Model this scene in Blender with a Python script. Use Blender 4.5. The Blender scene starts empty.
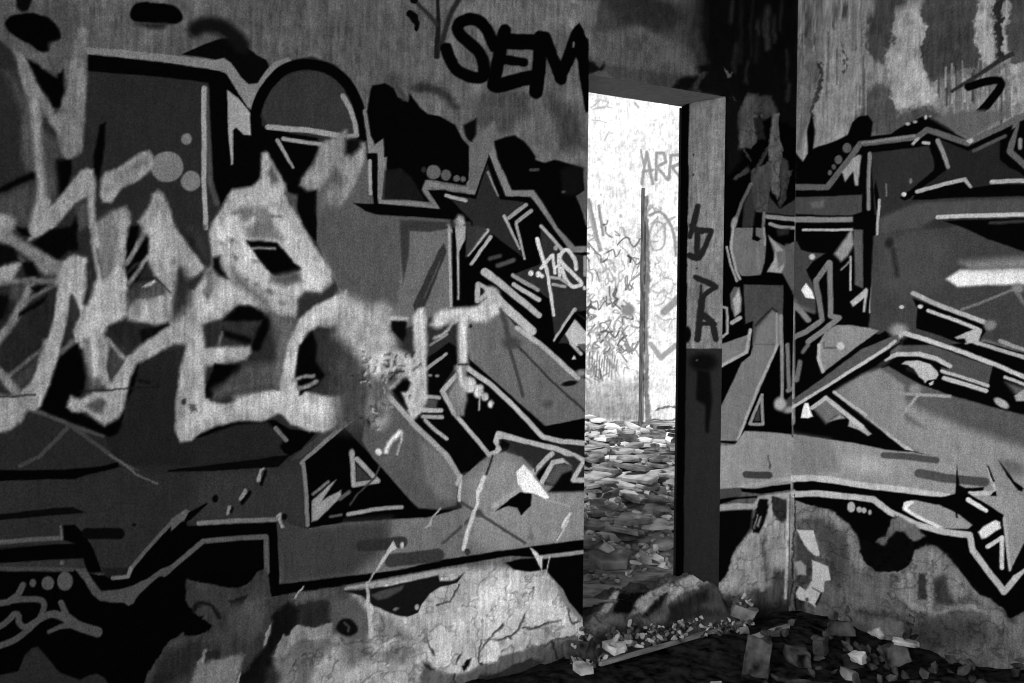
import bpy, bmesh, math, random
import numpy as np
from mathutils import Vector, Matrix, noise as mnoise
from mathutils.bvhtree import BVHTree

S = bpy.context.scene
COL = S.collection

# ---------------------------------------------------------------- camera
FPX, PITCH, ROLL = 1250.0, 0.025, 0.010          # focal length in pixels of the 1024 x 683 frame
CAM = np.array([0.0, 0.0, 1.37])
FW = np.array([0, math.cos(PITCH), -math.sin(PITCH)])
_r0 = np.array([1.0, 0, 0]); _u0 = np.array([0, math.sin(PITCH), math.cos(PITCH)])
RT = math.cos(ROLL) * _r0 + math.sin(ROLL) * _u0
UP = math.cos(ROLL) * _u0 - math.sin(ROLL) * _r0
cd = bpy.data.cameras.new('camera'); cam = bpy.data.objects.new('camera', cd); COL.objects.link(cam)
cd.sensor_width = 36.0; cd.lens = FPX / 1024 * 36.0; cd.clip_end = 200
cam.matrix_world = Matrix(((RT[0], UP[0], -FW[0], CAM[0]), (RT[1], UP[1], -FW[1], CAM[1]),
                           (RT[2], UP[2], -FW[2], CAM[2]), (0, 0, 0, 1)))
S.camera = cam

# ---------------------------------------------------------------- light and exposure
S.view_settings.view_transform = 'Standard'; S.view_settings.look = 'None'
S.view_settings.gamma = 1.0; S.view_settings.use_curve_mapping = False
S.view_settings.exposure = 0.0
world = bpy.data.worlds.new('sky'); S.world = world; world.use_nodes = True
bg = world.node_tree.nodes['Background']
bg.inputs['Color'].default_value = (1, 1, 1, 1); bg.inputs['Strength'].default_value = 0.62
sd = bpy.data.lights.new('sun', 'SUN'); sd.energy = 5.0; sd.angle = math.radians(0.6)
sun = bpy.data.objects.new('sun', sd); COL.objects.link(sun)
# the sun stands high behind the photographer: the roof keeps it off the near room, the yard behind is in full sun
sdir = Vector((0.10, 0.60, -0.80))
sun.rotation_euler = sdir.to_track_quat('-Z', 'Y').to_euler()
ad = bpy.data.lights.new('open_front_daylight', 'AREA'); ad.shape = 'RECTANGLE'; ad.size = 2.6; ad.size_y = 2.0; ad.energy = 205
al = bpy.data.objects.new('open_front_daylight', ad); COL.objects.link(al)
al.location = (-0.6, -1.3, 2.1)
al.rotation_euler = (Vector((0.55, 4.9, 1.25)) - Vector(al.location)).to_track_quat('-Z', 'Y').to_euler()

# added fill lamp, no opening there: brightens the corner beside the doorway
ad2 = bpy.data.lights.new('corner_fill_lamp', 'AREA'); ad2.shape = 'RECTANGLE'; ad2.size = 0.9; ad2.size_y = 1.4; ad2.energy = 25
ad2.spread = math.radians(52)
al2 = bpy.data.objects.new('corner_fill_lamp', ad2); COL.objects.link(al2)
al2.location = (-1.0, 0.3, 2.0)
al2.rotation_euler = (Vector((1.35, 5.3, 1.2)) - Vector(al2.location)).to_track_quat('-Z', 'Y').to_euler()
S.cycles.filter_width = 1.1

# ---------------------------------------------------------------- helpers
def proj(P):
    d = np.asarray(P, float) - CAM
    w = d @ FW
    w = np.where(w < 0.05, 0.05, w)
    return 512 + FPX * (d @ RT) / w, 341.5 - FPX * (d @ UP) / w

def ray(x, y):
    return FW + RT * (x - 512) / FPX - UP * (y - 341.5) / FPX

def on_plane(x, y, A, n):
    d = ray(x, y)
    return CAM + d * (((A - CAM) @ n) / (d @ n))

def on_z(x, y, z):
    d = ray(x, y)
    return CAM + d * ((z - CAM[2]) / d[2])

def s2l(v):
    c = np.clip(np.asarray(v, float) / 255.0, 0, 1)
    return np.where(c <= 0.04045, c / 12.92, ((c + 0.055) / 1.055) ** 2.4)

def vnoise(x, y, seed):
    rs = np.random.RandomState(seed)
    T = rs.rand(256, 256)
    xi = np.floor(x).astype(int); yi = np.floor(y).astype(int)
    fx = x - xi; fy = y - yi
    fx = fx * fx * (3 - 2 * fx); fy = fy * fy * (3 - 2 * fy)
    a = T[xi % 256, yi % 256]; b = T[(xi + 1) % 256, yi % 256]
    c = T[xi % 256, (yi + 1) % 256]; d = T[(xi + 1) % 256, (yi + 1) % 256]
    return (a * (1 - fx) + b * fx) * (1 - fy) + (c * (1 - fx) + d * fx) * fy

def fbm(x, y, seed, octv=4, gain=0.55):
    s = np.zeros_like(x); a = 1.0; t = 0.0
    for o in range(octv):
        s += a * (vnoise(x * 2 ** o, y * 2 ** o, seed + o * 7) - 0.5); t += a; a *= gain
    return s / t * 2.0                                    # about -1 .. 1

def tag(o, label=None, cat=None, group=None, kind=None):
    if label: o['label'] = label
    if cat: o['category'] = cat
    if group: o['group'] = group
    if kind: o['kind'] = kind
    return o

def link(name, me, mat=None, parent=None):
    o = bpy.data.objects.new(name, me); COL.objects.link(o)
    if mat and not me.materials: me.materials.append(mat)
    if parent: o.parent = parent
    return o

# ---------------------------------------------------------------- materials
def paint_material(name, bump=0.25, scale=60.0, grain=0.3, streak=0.0):
    m = bpy.data.materials.new(name); m.use_nodes = True
    nt = m.node_tree; N = nt.nodes; b = N['Principled BSDF']
    b.inputs['Roughness'].default_value = 0.95; b.inputs['Specular IOR Level'].default_value = 0.0
    at = N.new('ShaderNodeAttribute'); at.attribute_name = 'paint'
    tc = N.new('ShaderNodeTexCoord')
    n1 = N.new('ShaderNodeTexNoise'); n1.inputs['Scale'].default_value = 190; n1.inputs['Detail'].default_value = 3
    n2 = N.new('ShaderNodeTexNoise'); n2.inputs['Scale'].default_value = scale; n2.inputs['Detail'].default_value = 6
    for n in (n1, n2): nt.links.new(tc.outputs['Object'], n.inputs['Vector'])
    mr = N.new('ShaderNodeMapRange'); mr.inputs['From Min'].default_value = 0.3; mr.inputs['From Max'].default_value = 0.7
    mr.inputs['To Min'].default_value = 1 - grain; mr.inputs['To Max'].default_value = 1 + grain
    nt.links.new(n1.outputs['Fac'], mr.inputs['Value'])
    mu = N.new('ShaderNodeMath'); mu.operation = 'MULTIPLY'
    nt.links.new(at.outputs['Fac'], mu.inputs[0]); nt.links.new(mr.outputs['Result'], mu.inputs[1])
    nt.links.new(mu.outputs[0], b.inputs['Base Color'])
    bp = N.new('ShaderNodeBump'); bp.inputs['Strength'].default_value = bump; bp.inputs['Distance'].default_value = 0.004
    nt.links.new(n2.outputs['Fac'], bp.inputs['Height']); nt.links.new(bp.outputs['Normal'], b.inputs['Normal'])
    return m

def stone_material(name, lo, hi, scale=9.0, bump=0.5, stretch=(1, 1, 1), spec=0.12):
    m = bpy.data.materials.new(name); m.use_nodes = True
    nt = m.node_tree; N = nt.nodes; b = N['Principled BSDF']
    b.inputs['Roughness'].default_value = 0.9; b.inputs['Specular IOR Level'].default_value = spec
    tc = N.new('ShaderNodeTexCoord'); mp = N.new('ShaderNodeMapping'); mp.inputs['Scale'].default_value = stretch
    oi = N.new('ShaderNodeObjectInfo')
    nt.links.new(tc.outputs['Object'], mp.inputs['Vector']); nt.links.new(oi.outputs['Random'], mp.inputs['Location'])
    n1 = N.new('ShaderNodeTexNoise'); n1.inputs['Scale'].default_value = scale; n1.inputs['Detail'].default_value = 7
    nt.links.new(mp.outputs['Vector'], n1.inputs['Vector'])
    cr = N.new('ShaderNodeValToRGB')
    cr.color_ramp.elements[0].position = 0.32; cr.color_ramp.elements[1].position = 0.68
    cr.color_ramp.elements[0].color = (lo, lo, lo, 1); cr.color_ramp.elements[1].color = (hi, hi, hi, 1)
    nt.links.new(n1.outputs['Fac'], cr.inputs['Fac'])
    mr = N.new('ShaderNodeMapRange'); mr.inputs['To Min'].default_value = 0.55; mr.inputs['To Max'].default_value = 1.35
    nt.links.new(oi.outputs['Random'], mr.inputs['Value'])
    mx = N.new('ShaderNodeMix'); mx.data_type = 'RGBA'; mx.blend_type = 'MULTIPLY'; mx.inputs['Factor'].default_value = 1.0
    nt.links.new(cr.outputs['Color'], mx.inputs['A']); nt.links.new(mr.outputs['Result'], mx.inputs['B'])
    nt.links.new(mx.outputs['Result'], b.inputs['Base Color'])
    bp = N.new('ShaderNodeBump'); bp.inputs['Strength'].default_value = bump; bp.inputs['Distance'].default_value = 0.006
    nt.links.new(n1.outputs['Fac'], bp.inputs['Height']); nt.links.new(bp.outputs['Normal'], b.inputs['Normal'])
    return m

M_PAINT = paint_material('painted_plaster')
M_RAW = stone_material('raw_masonry', 0.05, 0.14, 12)
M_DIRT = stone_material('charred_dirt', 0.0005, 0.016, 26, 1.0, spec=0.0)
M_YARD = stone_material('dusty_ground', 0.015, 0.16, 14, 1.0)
M_ROCK = stone_material('dark_rubble', 0.003, 0.07, 16, 0.8, spec=0.03)
M_PALE = stone_material('pale_rubble', 0.10, 0.33, 14)
M_TILE = stone_material('broken_tile', 0.04, 0.30, 8, 0.8)
M_TILE_SUNLIT = stone_material('sunlit_tile', 0.25, 0.60, 8, 0.8)  # paler tile tone: stronger sunlight put into the colour of far pieces
M_REVEAL = stone_material('lintel_concrete', 0.27, 0.36, 40)
M_SILL = stone_material('rough_sill', 0.012, 0.26, 6, 1.0)
M_WOOD = stone_material('weathered_wood', 0.08, 0.28, 4, 0.6, (2, 14, 14))
M_POST = stone_material('grey_post', 0.06, 0.22, 4, 0.6, (14, 14, 2))
M_BLACK = stone_material('black_painted_wood', 0.002, 0.008, 8)
M_ROOF = stone_material('roof_concrete', 0.10, 0.16, 5)

# ---------------------------------------------------------------- paint: shapes sprayed onto a wall, in order
class Coat:
    """A list of sprayed shapes, brush strokes and bare patches on one wall; part() names the painted piece that follows."""
    def __init__(s): s.items = []; s.parts = [(None, None)]; s.cur = 0; s.warp = 0.6; s.blur = 1.0
    def part(s, name=None, label=None):
        k = (name, label)
        if k not in s.parts: s.parts.append(k)
        s.cur = s.parts.index(k)
        s.warp = {None: 2.6, 'bare_plaster_patch': 2.2, 'white_letter': 1.3, 'plaster_chip': 0.9, 'painted_blot': 1.2, 'black_letter': 0.9}.get(name, 0.55)
        s.blur = 2.1 if name == 'white_letter' else 1.0
    @staticmethod
    def pts(t):
        a = np.array([float(q) for q in t.replace(',', ' ').split()]); return a.reshape(-1, 2)
    @staticmethod
    def smooth(p, closed, n=5):
        q = []; m = len(p)
        for i in range(m if closed else m - 1):
            if closed: a, b, c, d = p[(i - 1) % m], p[i], p[(i + 1) % m], p[(i + 2) % m]
            else: a, b, c, d = p[max(i - 1, 0)], p[i], p[i + 1], p[min(i + 2, m - 1)]
            for k in range(n):
                t = k / n
                q.append(0.5 * (2 * b + (c - a) * t + (2 * a - 5 * b + 4 * c - d) * t * t + (3 * b - a - 3 * c + d) * t ** 3))
        if not closed: q.append(p[-1])
        return np.array(q)
    def P(s, v, t, soft=0.7, h=0.0, sm=0, a=1.0):
        p = s.pts(t)
        if sm: p = s.smooth(p, True)
        s.items.append(('P', v, p, soft * s.blur, h, s.cur, a, s.warp))
    def L(s, v, w, t, soft=0.7, h=0.0, w2=None, sm=0, a=1.0):
        p = s.pts(t)
        if sm: p = s.smooth(p, False)
        s.items.append(('L', v, (p, w / 2, (w if w2 is None else w2) / 2), soft * s.blur, h, s.cur, a, s.warp))
    def E(s, v, x, y, rx, ry=None, rot=0, soft=0.7, h=0.0, a=1.0):
        s.items.append(('E', v, (x, y, rx, rx if ry is None else ry, math.radians(rot)), soft * s.blur, h, s.cur, a, s.warp))
    def apply(s, X, Y, G, H, ID):
        # hand-sprayed edges are never clean: every outline is read through a small wobble
        WX = 0.6 * fbm(X / 7, Y / 7, 201, 2) + 0.4 * fbm(X / 2.6, Y / 2.6, 203, 2) + 0.9 * fbm(X / 26, Y / 26, 205, 2)
        WY = 0.6 * fbm(X / 7, Y / 7, 211, 2) + 0.4 * fbm(X / 2.6, Y / 2.6, 213, 2) + 0.9 * fbm(X / 26, Y / 26, 215, 2)
        for kind, v, g, soft, h, pid, al_, wp in s.items:
            if kind == 'P': lo = g.min(0); hi = g.max(0); m = soft * 2 + 1 + wp
            elif kind == 'L': lo = g[0].min(0); hi = g[0].max(0); m = max(g[1], g[2]) + soft * 2 + 1
            else: r = max(g[2], g[3]); lo = np.array((g[0] - r, g[1] - r)); hi = np.array((g[0] + r, g[1] + r)); m = soft * 2 + 1
            idx = np.nonzero((X > lo[0] - m) & (X < hi[0] + m) & (Y > lo[1] - m) & (Y < hi[1] + m))[0]
            if not len(idx): continue
            x = X[idx] + wp * WX[idx]; y = Y[idx] + wp * WY[idx]
            if kind == 'E':
                c, q = math.cos(g[4]), math.sin(g[4])
                dx = (x - g[0]) * c + (y - g[1]) * q; dy = -(x - g[0]) * q + (y - g[1]) * c
                rr = np.sqrt((dx / g[2]) ** 2 + (dy / g[3]) ** 2)
                d = (rr - 1) * min(g[2], g[3])
            else:
                p = g if kind == 'P' else g[0]
                n = len(p)
                d = np.full(len(x), 1e9); ins = np.zeros(len(x), bool)
                tot = max(1e-6, np.sqrt((np.diff(p, axis=0) ** 2).sum(1)).sum()) if n > 1 else 1; run = 0.0
                for i in range(n if kind == 'P' else n - 1):
                    a = p[i]; b = p[(i + 1) % n]; e = b - a; l2 = e @ e + 1e-12
                    t = np.clip(((x - a[0]) * e[0] + (y - a[1]) * e[1]) / l2, 0, 1)
                    dd = np.hypot(x - a[0] - t * e[0], y - a[1] - t * e[1])
                    if kind == 'P':
                        d = np.minimum(d, dd)
                        if a[1] != b[1]:
                            cr = (a[1] > y) != (b[1] > y)
                            ins ^= cr & (x < (b[0] - a[0]) * (y - a[1]) / (b[1] - a[1]) + a[0])
                    else:
                        ln = math.sqrt(l2); w = g[1] + (g[2] - g[1]) * (run + t * ln) / tot; run += ln
                        d = np.minimum(d, dd - w)
                if kind == 'P': d = np.where(ins, -d, d)
            al = np.clip(0.5 - d / (2 * soft), 0, 1); al = al * al * (3 - 2 * al) * al_
            G[idx] += (v - G[idx]) * al
            H[idx] += (h - H[idx]) * al
            k = al > 0.5
            ID[idx[k]] = pid

def grid_mesh(name, P, Nrm, val, faces, mat, parent=None):
    used = np.unique(faces); mp = np.full(len(P), -1, np.int64); mp[used] = np.arange(len(used))
    f = mp[faces]
    me = bpy.data.meshes.new(name)
    me.vertices.add(len(used)); me.vertices.foreach_set('co', P[used].astype(np.float32).ravel())
    me.loops.add(f.size); me.loops.foreach_set('vertex_index', f.astype(np.int32).ravel())
    me.polygons.add(len(f)); me.polygons.foreach_set('loop_start', np.arange(0, f.size, 4, dtype=np.int32))
    me.update(calc_edges=True)
    me.polygons.foreach_set('use_smooth', np.ones(len(f), bool))
    at = me.attributes.new('paint', 'FLOAT', 'POINT'); at.data.foreach_set('value', val[used].astype(np.float32))
    me.normals_split_custom_set_from_vertices(Nrm[used].astype(np.float32))
    return link(name, me, mat, parent)

def painted_wall(name, O, du, nrm, us, zs, coat, base, hole=None, flat=0.0012, mat=None, fixed=(), bend=None):
    """A plastered wall face: a fine grid from O along du and up, with the coat of paint on it; every painted piece is a child."""
    U, Z = np.meshgrid(us, zs, indexing='ij')
    u = U.ravel(); z = Z.ravel()
    P = O[None, :] + u[:, None] * du[None, :] + z[:, None] * np.array([0, 0, 1.0])
    X, Y = proj(P)
    G = base(u, z, X, Y); H = np.zeros_like(G); ID = np.zeros(len(G), np.int32)
    coat.apply(X, Y, G, H, ID)
    rs = np.random.RandomState(5)
    # wear: how blotchy each kind of surface is
    amp = np.array([{None: .27, 'bare_plaster_patch': .24, 'white_letter': .25, 'mural_lettering': .10}.get(p[0], .08) for p in coat.parts])[ID]
    rel = np.array([{None: 1.0, 'bare_plaster_patch': 3.0}.get(p[0], .25) for p in coat.parts])[ID]
    fine = 0.35 * fbm(u * 9, z * 7, 61, 4) + 0.6 * fbm(u * 30, z * 30, 31, 5, .7) + 0.5 * fbm(u * 110, z * 14, 37, 3)
    ridge = np.clip(1 - np.abs(fbm(u * 11, z * 15, 41, 4)) * 9, 0, 1) ** 2
    G = G * (1 + amp * 1.5 * fine) * (1 - 0.30 * ridge * (rel > 2))
    G = G + rs.normal(0, 1, len(G)) * (1.0 + 0.03 * G)
    hh = H + rel * (0.0016 * fbm(u * 16, z * 16, 55, 5) - 0.0012 * ridge * (rel > 2)) + flat * fbm(u * 9, z * 9, 77, 5) + 0.0006 * fbm(u * 70, z * 70, 78, 2)
    if bend is not None: hh = hh + bend(u, z)
    for c in fixed: hh *= np.clip(np.abs(u - c) / 0.02, 0, 1)
    P = P + hh[:, None] * nrm[None, :]
    nu, nz = U.shape
    hg = hh.reshape(nu, nz)
    gu = np.gradient(hg, us, axis=0).ravel(); gz = np.gradient(hg, zs, axis=1).ravel()
    Nn = nrm[None, :] - gu[:, None] * du[None, :] - gz[:, None] * np.array([0, 0, 1.0])
    Nn /= np.linalg.norm(Nn, axis=1)[:, None]
    i, j = np.meshgrid(np.arange(nu - 1), np.arange(nz - 1), indexing='ij')
    a = (i * nz + j).ravel()
    F = np.stack([a, a + nz, a + nz + 1, a + 1], 1)
    if np.cross(du, np.array([0, 0, 1.0])) @ nrm < 0: F = F[:, ::-1]
    if hole is not None:
        cu = (us[:-1] + us[1:])[i.ravel()] / 2; cz = (zs[:-1] + zs[1:])[j.ravel()] / 2
        F = F[~hole(cu, cz)]
    fid = ID[F[:, 0]]
    val = np.maximum(s2l(G), 0.0012)
    root = grid_mesh(name, P, Nn, val, F[fid == 0], mat or M_PAINT)
    tag(root, kind='structure')
    for k, (nm, lb) in enumerate(coat.parts):
        if k == 0: continue
        f = F[fid == k]
        if len(f) < 6: continue
        o = grid_mesh(nm, P, Nn, val, f, mat or M_PAINT, root)
        if lb: o['label'] = lb
    return root

def box_bm(bm, lo, hi):
    v = [bm.verts.new((x, y, z)) for x in (lo[0], hi[0]) for y in (lo[1], hi[1]) for z in (lo[2], hi[2])]
    for q in ((0, 1, 3, 2), (4, 6, 7, 5), (0, 4, 5, 1), (2, 3, 7, 6), (0, 2, 6, 4), (1, 5, 7, 3)):
        bm.faces.new([v[k] for k in q])

def bm_done(bm, name):
    bmesh.ops.recalc_face_normals(bm, faces=bm.faces)
    me = bpy.data.meshes.new(name); bm.to_mesh(me); bm.free(); return me

# ---------------------------------------------------------------- the place: two walls meeting in a corner
AL = math.radians(38.0)
WL = np.array([math.cos(AL), math.sin(AL), 0.0])           # along the doorway wall, away from the camera
NL = np.array([math.sin(AL), -math.cos(AL), 0.0])          # its face; also the way the side wall runs back to us
WR, NR = NL, -WL
A0 = CAM + ray(586, 344) * 4.86
KORNER = on_plane(792, 400, A0, NL); KORNER[2] = 0.0
def u_at(x, y=341): return (on_plane(x, y, A0, NL) - KORNER) @ WL
def s_at(x, y=341): return (on_plane(x, y, KORNER, NR) - KORNER) @ WR
UD0, UD1 = u_at(585.8, 344), u_at(722.3, 330)               # the two sides of the doorway
ZL = on_plane(589, 74.2, A0, NL)[2]                         # underside of the lintel
THICK, SILL, ROOF = 0.305, 0.20, 3.0
def wall_pt(u, d, z): return KORNER + WL * u - NL * d + np.array([0, 0, z])
# ---------------------------------------------------------------- the paint on the doorway wall (coordinates: where each mark meets the wall)
c = Coat(); P, L, E, part = c.P, c.L, c.E, c.part; part()
# upper bare plaster: blotches and soot
P(62, '590 0 800 0 800 120 590 75', 8); P(44, '598 -10 650 -10 690 20 660 34 620 22', 6)
P(48, '690 -60 800 -60 800 120 725 110 690 60', 12)
P(11, '703 -60 800 -60 800 130 724 125 712 80 702 40', 6)
for x, y0, y1, w, v in ((708,0,40,2,22),(731,2,22,5,32),(741,0,60,3,24),(752,-5,55,2,28),(760,20,35,4,38),(768,8,48,6,42),(775,18,42,3,40),(781,0,30,3,30),(787,50,80,3,34),(788,85,100,4,36),(748,60,80,3,36),(735,45,70,5,30),(757,35,60,3,24),(693,30,68,7,50),(697,0,26,4,40)):
    L(v, w, f'{x} {y0} {x-1} {y1}', 2.5)
P(12, '672 88 685 70 700 66 722 64 735 75 738 110 724 97 700 92 680 90', 3)
P(45, '690 90 702 72 708 72 697 92', 2)
P(85, '723 66 728 70 730 74 732 70 731 77 728 78', .8, .002)
P(75, '733 96 739 105 738 106 734 103', .8)
P(80, '588 34 640 28 690 48 700 76 640 70 592 62', 4)
P(150, '568 -10 582 5 578 20 574 30 570 24 574 10', 1.6)
P(15, '588 60 600 68 606 61 604 70 592 72 588 74', 1.5)
P(105, '568 0 600 0 592 30 598 55 588 58 584 40 580 25 575 12', 4)
P(66, '470 95 520 85 530 110 510 135 470 130', 9)
P(60, '545 90 580 110 586 150 560 150', 9)
P(108, '450 0 560 0 580 20 560 30 440 10', 14)
E(62, 395, 80, 10, 8, 0, 5)
L(50, 8, '416 86 430 88 445 95 455 106', 3, sm=1)
part('painted_blot', 'black sprayed blots in a row above the mural')
P(3, '6 20 14 15 30 13 46 17 56 25 61 34 60 40 53 43 49 52 40 52 30 45 20 40 9 32 5 25', 1.6, sm=1)
P(10, '15 -12 32 -12 31 2 28 10 22 12 17 8', 2)
P(3, '130 15 134 6 146 2 165 3 176 7 182 15 180 22 168 24 140 23 132 20', 1.3, sm=1)
P(28, '135 24 168 24 160 30 145 28', 4)
L(6, 8, '410 14 414 17'); L(6, 7, '413 18 417 24 416 30', w2=4); E(10, 414, 0, 4)
part('sprayed_arrow', 'faint sprayed arrow pointing down beside the black letters')
L(24, 6, '437 56 438 30 438 -10', 1, w2=3); L(36, 5, '440 48 450 15 461 -5', 1.6); L(40, 4, '418 4 428 14 437 25', 1.4)
# -------- the big mural
part('mural_lettering', 'big grey and black outlined letters covering the wall left of the doorway')
P(40, '-90 40 0 40 60 60 88 54 171 62 222 70 252 112 262 85 290 60 312 56 335 64 352 80 366 110 372 144 384 150 384 203 440 208 470 210 486 160 530 196 557 228 575 246 588 246 588 556 500 556 440 566 340 582 279 590 268 572 -90 575', 1)
P(8, '181 54.5 205 44 222 38 236 38 246 46 256 54 266 60 269 67 258 83 248 85 240 77 231 63 224 58 215 60 200 57', .9)
L(18, 16, '196 29 206 25 222 27 234 36 242 45', 5, sm=1)
P(125, '80 46 130 51 171 55 215 60 224 58 231 63 241 78 248 84.5 257 83.5 266 70 274 62 288 57 292 60 283 66 270 79 258 96 256 107 252 109 247 107 236 90 226 74 219 71 171 63.5 88 54', .9)
P(5, '88 54 171 63.5 219 71 226 74 236 90 247 107 253 113 262 118 262 126 285 132 318 138 318 150 303 178 300 185 308 191 317 189 317 242 310 235 304 228 297 207 298 197 288 192 285 184 268 152 262 153 260 180 253 186 232 188 220 206 214 192 211 140 208 83 171 78 88 71', .8)
P(50, '264 118 262 108 268 94 280 80 298 72 314 71 330 75 343 84 352 98 357 118 356 136 341 133 310 129 268 124', .9)
L(4, 11, '255 116 260 99 269 84 282 71 298 65 313 64.5 327 68 341 77 351 90 358 105 362 125 363 142', .7, sm=1)
L(135, 5, '343 96 350 108 355 122 357 135 349 137', .8)
L(72, 6, '206 90 208 150 210 180 217 203', 1.8)
L(155, 5, '204 88 204 140 204 180 206 228', .8)
P(150, '227 90 238 98 250 113 251 135 244 135 236 127 233 130 233 165 231 165 228 130', .9)
L(145, 5.5, '268 127 310 130.5 340 136', .7); L(145, 4, '283 138.5 300 141.5 320 144', .7); L(135, 4, '277 140 285 153 293 167', .7, w2=3)
P(78, '317 190 341 150 366 145 366 156 377 153 374 204 354 203 366 211 450 220 450 310 390 330 341 296 330 270 317 242', 1.2)
P(96, '403 228 450 228 450 306 430 318 403 330 390 320 398 300', 2)
P(50, '400 220 450 222 450 228 430 232 410 231 409 255 403 282 401 255', 1.4)
P(44, '444 243 447 252 425 306 416 313 413 305 438 252', 1)
L(70, 1.5, '440 262 424 298', .8)
# the frame of light outline
L(112, 6, '366 112 369 130 371 147', .8)
P(112, '368 148 375 145 383 138 384 157 387 157 384.5 168 382 200 420 202 437 207 424 196 422.5 186 427 180 440 184 468 187.5 470 143 474 142 485 134 494 130 494 146 508 178 512 190 534 190 558 228 575 246 588 246 588 252.5 571 252.5 553 228 531 197 506 196.5 489 154 475 195 470 194 428 186 440 209 378 204 377 153 368 153', .8)
P(92, '470 143 494 120 500 140 494 148 489 154 476 190 469 190', 1.6)
P(4, '370 95 372 86 385 83 394 88 398 97 408 102 409 93 420 108 428 114 440 116 455 125 463 140 469 146 469 180 465 186 432 180 425 180 422 190 430 202 384.5 198 387 157 384 157 384 138 375 144 371 136 367 112', 1)
P(58, '394 84 402 88 408 100 403 101 397 92', 2)
P(20, '385 171 400 168 412 178 425 200 384 200', 1.6)
P(8, '463 125 476 118 476 134 472 142 466 141', 2)
L(90, 1.6, '462 132 469 144', .7)
P(4, '494 141 505 137 515 135 525 142 535 155 536 160 545 163 555 160 566 163 582 168 585 190 576 196 582 210 586 225 588 228 588 246 575 246 558 228 534 190 512 190 504 172 497 158', 1.3)
P(14, '560 170 572 165 584 168 584 190 575 196 563 195', 3)
L(60, 3, '531 170 538 170', .8); E(60, 563.5, 192, 2, 1.5)
P(80, '583 170 587 172 588 226 583 210 577 197 585 190', 1)
P(4, '354 203 374 204 367 158 367 153 377 153 378 204 440 209 428 190 445 190 470 199 478 200 471 222 450 219 378 215 366 211', .7)
L(145, 3.5, '369.5 161 370.5 194', .7)
part('paint_dot_row', 'row of round grey paint dots left of the painted star')
E(88, 433.5, 172, 7.2); E(82, 446, 175, 5, 5.7); E(85, 456.5, 178.5, 3.4); E(80, 463, 179.6, 2.8); E(38, 423.5, 169.5, 2.2, 3)
part('paint_dot_row', 'pale paint dots beside the tall white upright stroke')
E(118, 167, 167, 16, 15.5, 0, 1.2); E(120, 191, 181, 9.7, 10.2, 0, 1.2); E(118, 186.5, 138.8, 5.2, 6, 0, 1)
part('painted_star', 'dark five-pointed painted star with a black border')
P(4, '489 154 506 196.5 531 197 553 228 571 252.5 588 252.5 588 320 575 311 555 341 552 345 535 345 500 303 485 291 478 285 480 305 455 307 450 300 460 258 472 245 470 199 445 191 475 195', .7)
P(37, '487.5 164 500 199 528 203 508 220 516 240 523 257 492 234 466 256 473 222 446 195 476 199', .7)
P(42, '541 228 562 251 588 256 588 310 575 311 555 340 551 300 538 291 512 275 540 264', .8)
L(150, 3.6, '446 195.5 466 201', .7); L(130, 2.4, '488 172 498 196', .7, w2=1.2)
L(135, 4, '509 218 526 205', .7); L(150, 3.2, '504 216 520 249', .7, w2=2)
L(135, 4, '531 211 517 222', .7); L(150, 3.2, '516.5 224 525 259', .7, w2=2)
L(150, 4, '487.5 230.5 468 254.5', .7); L(150, 3.6, '490.5 237 471.5 264', .7)
L(58, 4, '490 259 500 256', 1.4); L(70, 4.5, '498 266 514 260', 1.4)
L(165, 3.4, '541 226 552 238 562 250', .7); L(140, 3, '585 257 585 275', .7)
part('sprayed_tag', 'small white sprayed letters XHS with dots on the dark star')
W = 200
L(W, 4, '537.3 239 540 250 547 271 554 315', .7, w2=3); L(W, 3.4, '541 268 551 256', .7)
L(W, 3.2, '552.5 255 555 273', .7); L(W, 3.2, '558.7 254.5 559.6 276', .7); L(W, 2.6, '554 268 559 265', .7)
L(W, 4, '576 269 575 260 568 250.5 562.5 251.5 560 259 567 268 580 281 580.5 285 572 286.5 565 278 562 268', .7, sm=1)
L(150, 3, '551 277.5 560 278.5 567 283.5', .7); L(150, 3, '553 284.5 565 287', .7)
E(W, 531, 273, 2.5, 2.9); E(W, 538.5, 274.3, 3, 3.3); E(W, 542, 276, 2, 2.3); E(150, 555.5, 247.8, 2.2, 2.6); E(W, 584.5, 288, 2)
part('mural_lettering', 'big grey and black outlined letters covering the wall left of the doorway')
# black rays and bars right of the upright white line
P(4, '453 228 468 228 474 235 464 262 462 300 470 306 452 307', .8)
L(155, 3, '449.6 228 451 306', .8)
P(150, '455.5 226 466 226 465 240 459.5 252 459.5 300 457.5 300 457 250', .8)
P(48, '466 226 480 226 487 230 472 250 466 258', 1.2)
L(160, 8, '485 272 497 281 539 315', .7, w2=6)
L(135, 4, '513 275.5 538 290', .7); L(165, 4.5, '514 284.5 539 300', .7)
P(98, '468 322 490 300 502 310 515 326 540 343 578 377 588 380 588 418 546 426 470 360', .9)
P(4, '535 343 588 343 588 368 573 371 560 360', .8)
L(170, 9, '494 296 505 307 532 331', .8)
L(165, 5, '517 328 540 344 578 378', .8)
L(165, 4, '555 340 575 309', .7)
P(4, '575 311 588 322 588 333 575 318 566 332 557 345 554 342', .6)
P(175, '565 334 575 319 588 334 588 346 572 346', .8)
P(85, '577 344 588 344 588 355 582 350', .8); L(155, 3.5, '571 343 581 354', .7); P(190, '574 355 571.5 359 576 359', .6)
L(155, 5, '478 284 490 291 477.5 301 478 284', .8)
P(12, '480.5 287 486 291 480.5 296', .7)
E(165, 492, 293, 8, 6, 30, 2.5)
L(52, 2.4, '515 343 550 380 588 414', .8); L(60, 3.4, '508 344 516 370 523 396', .9); E(62, 511, 343, 9, 6, 0, 3)
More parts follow.
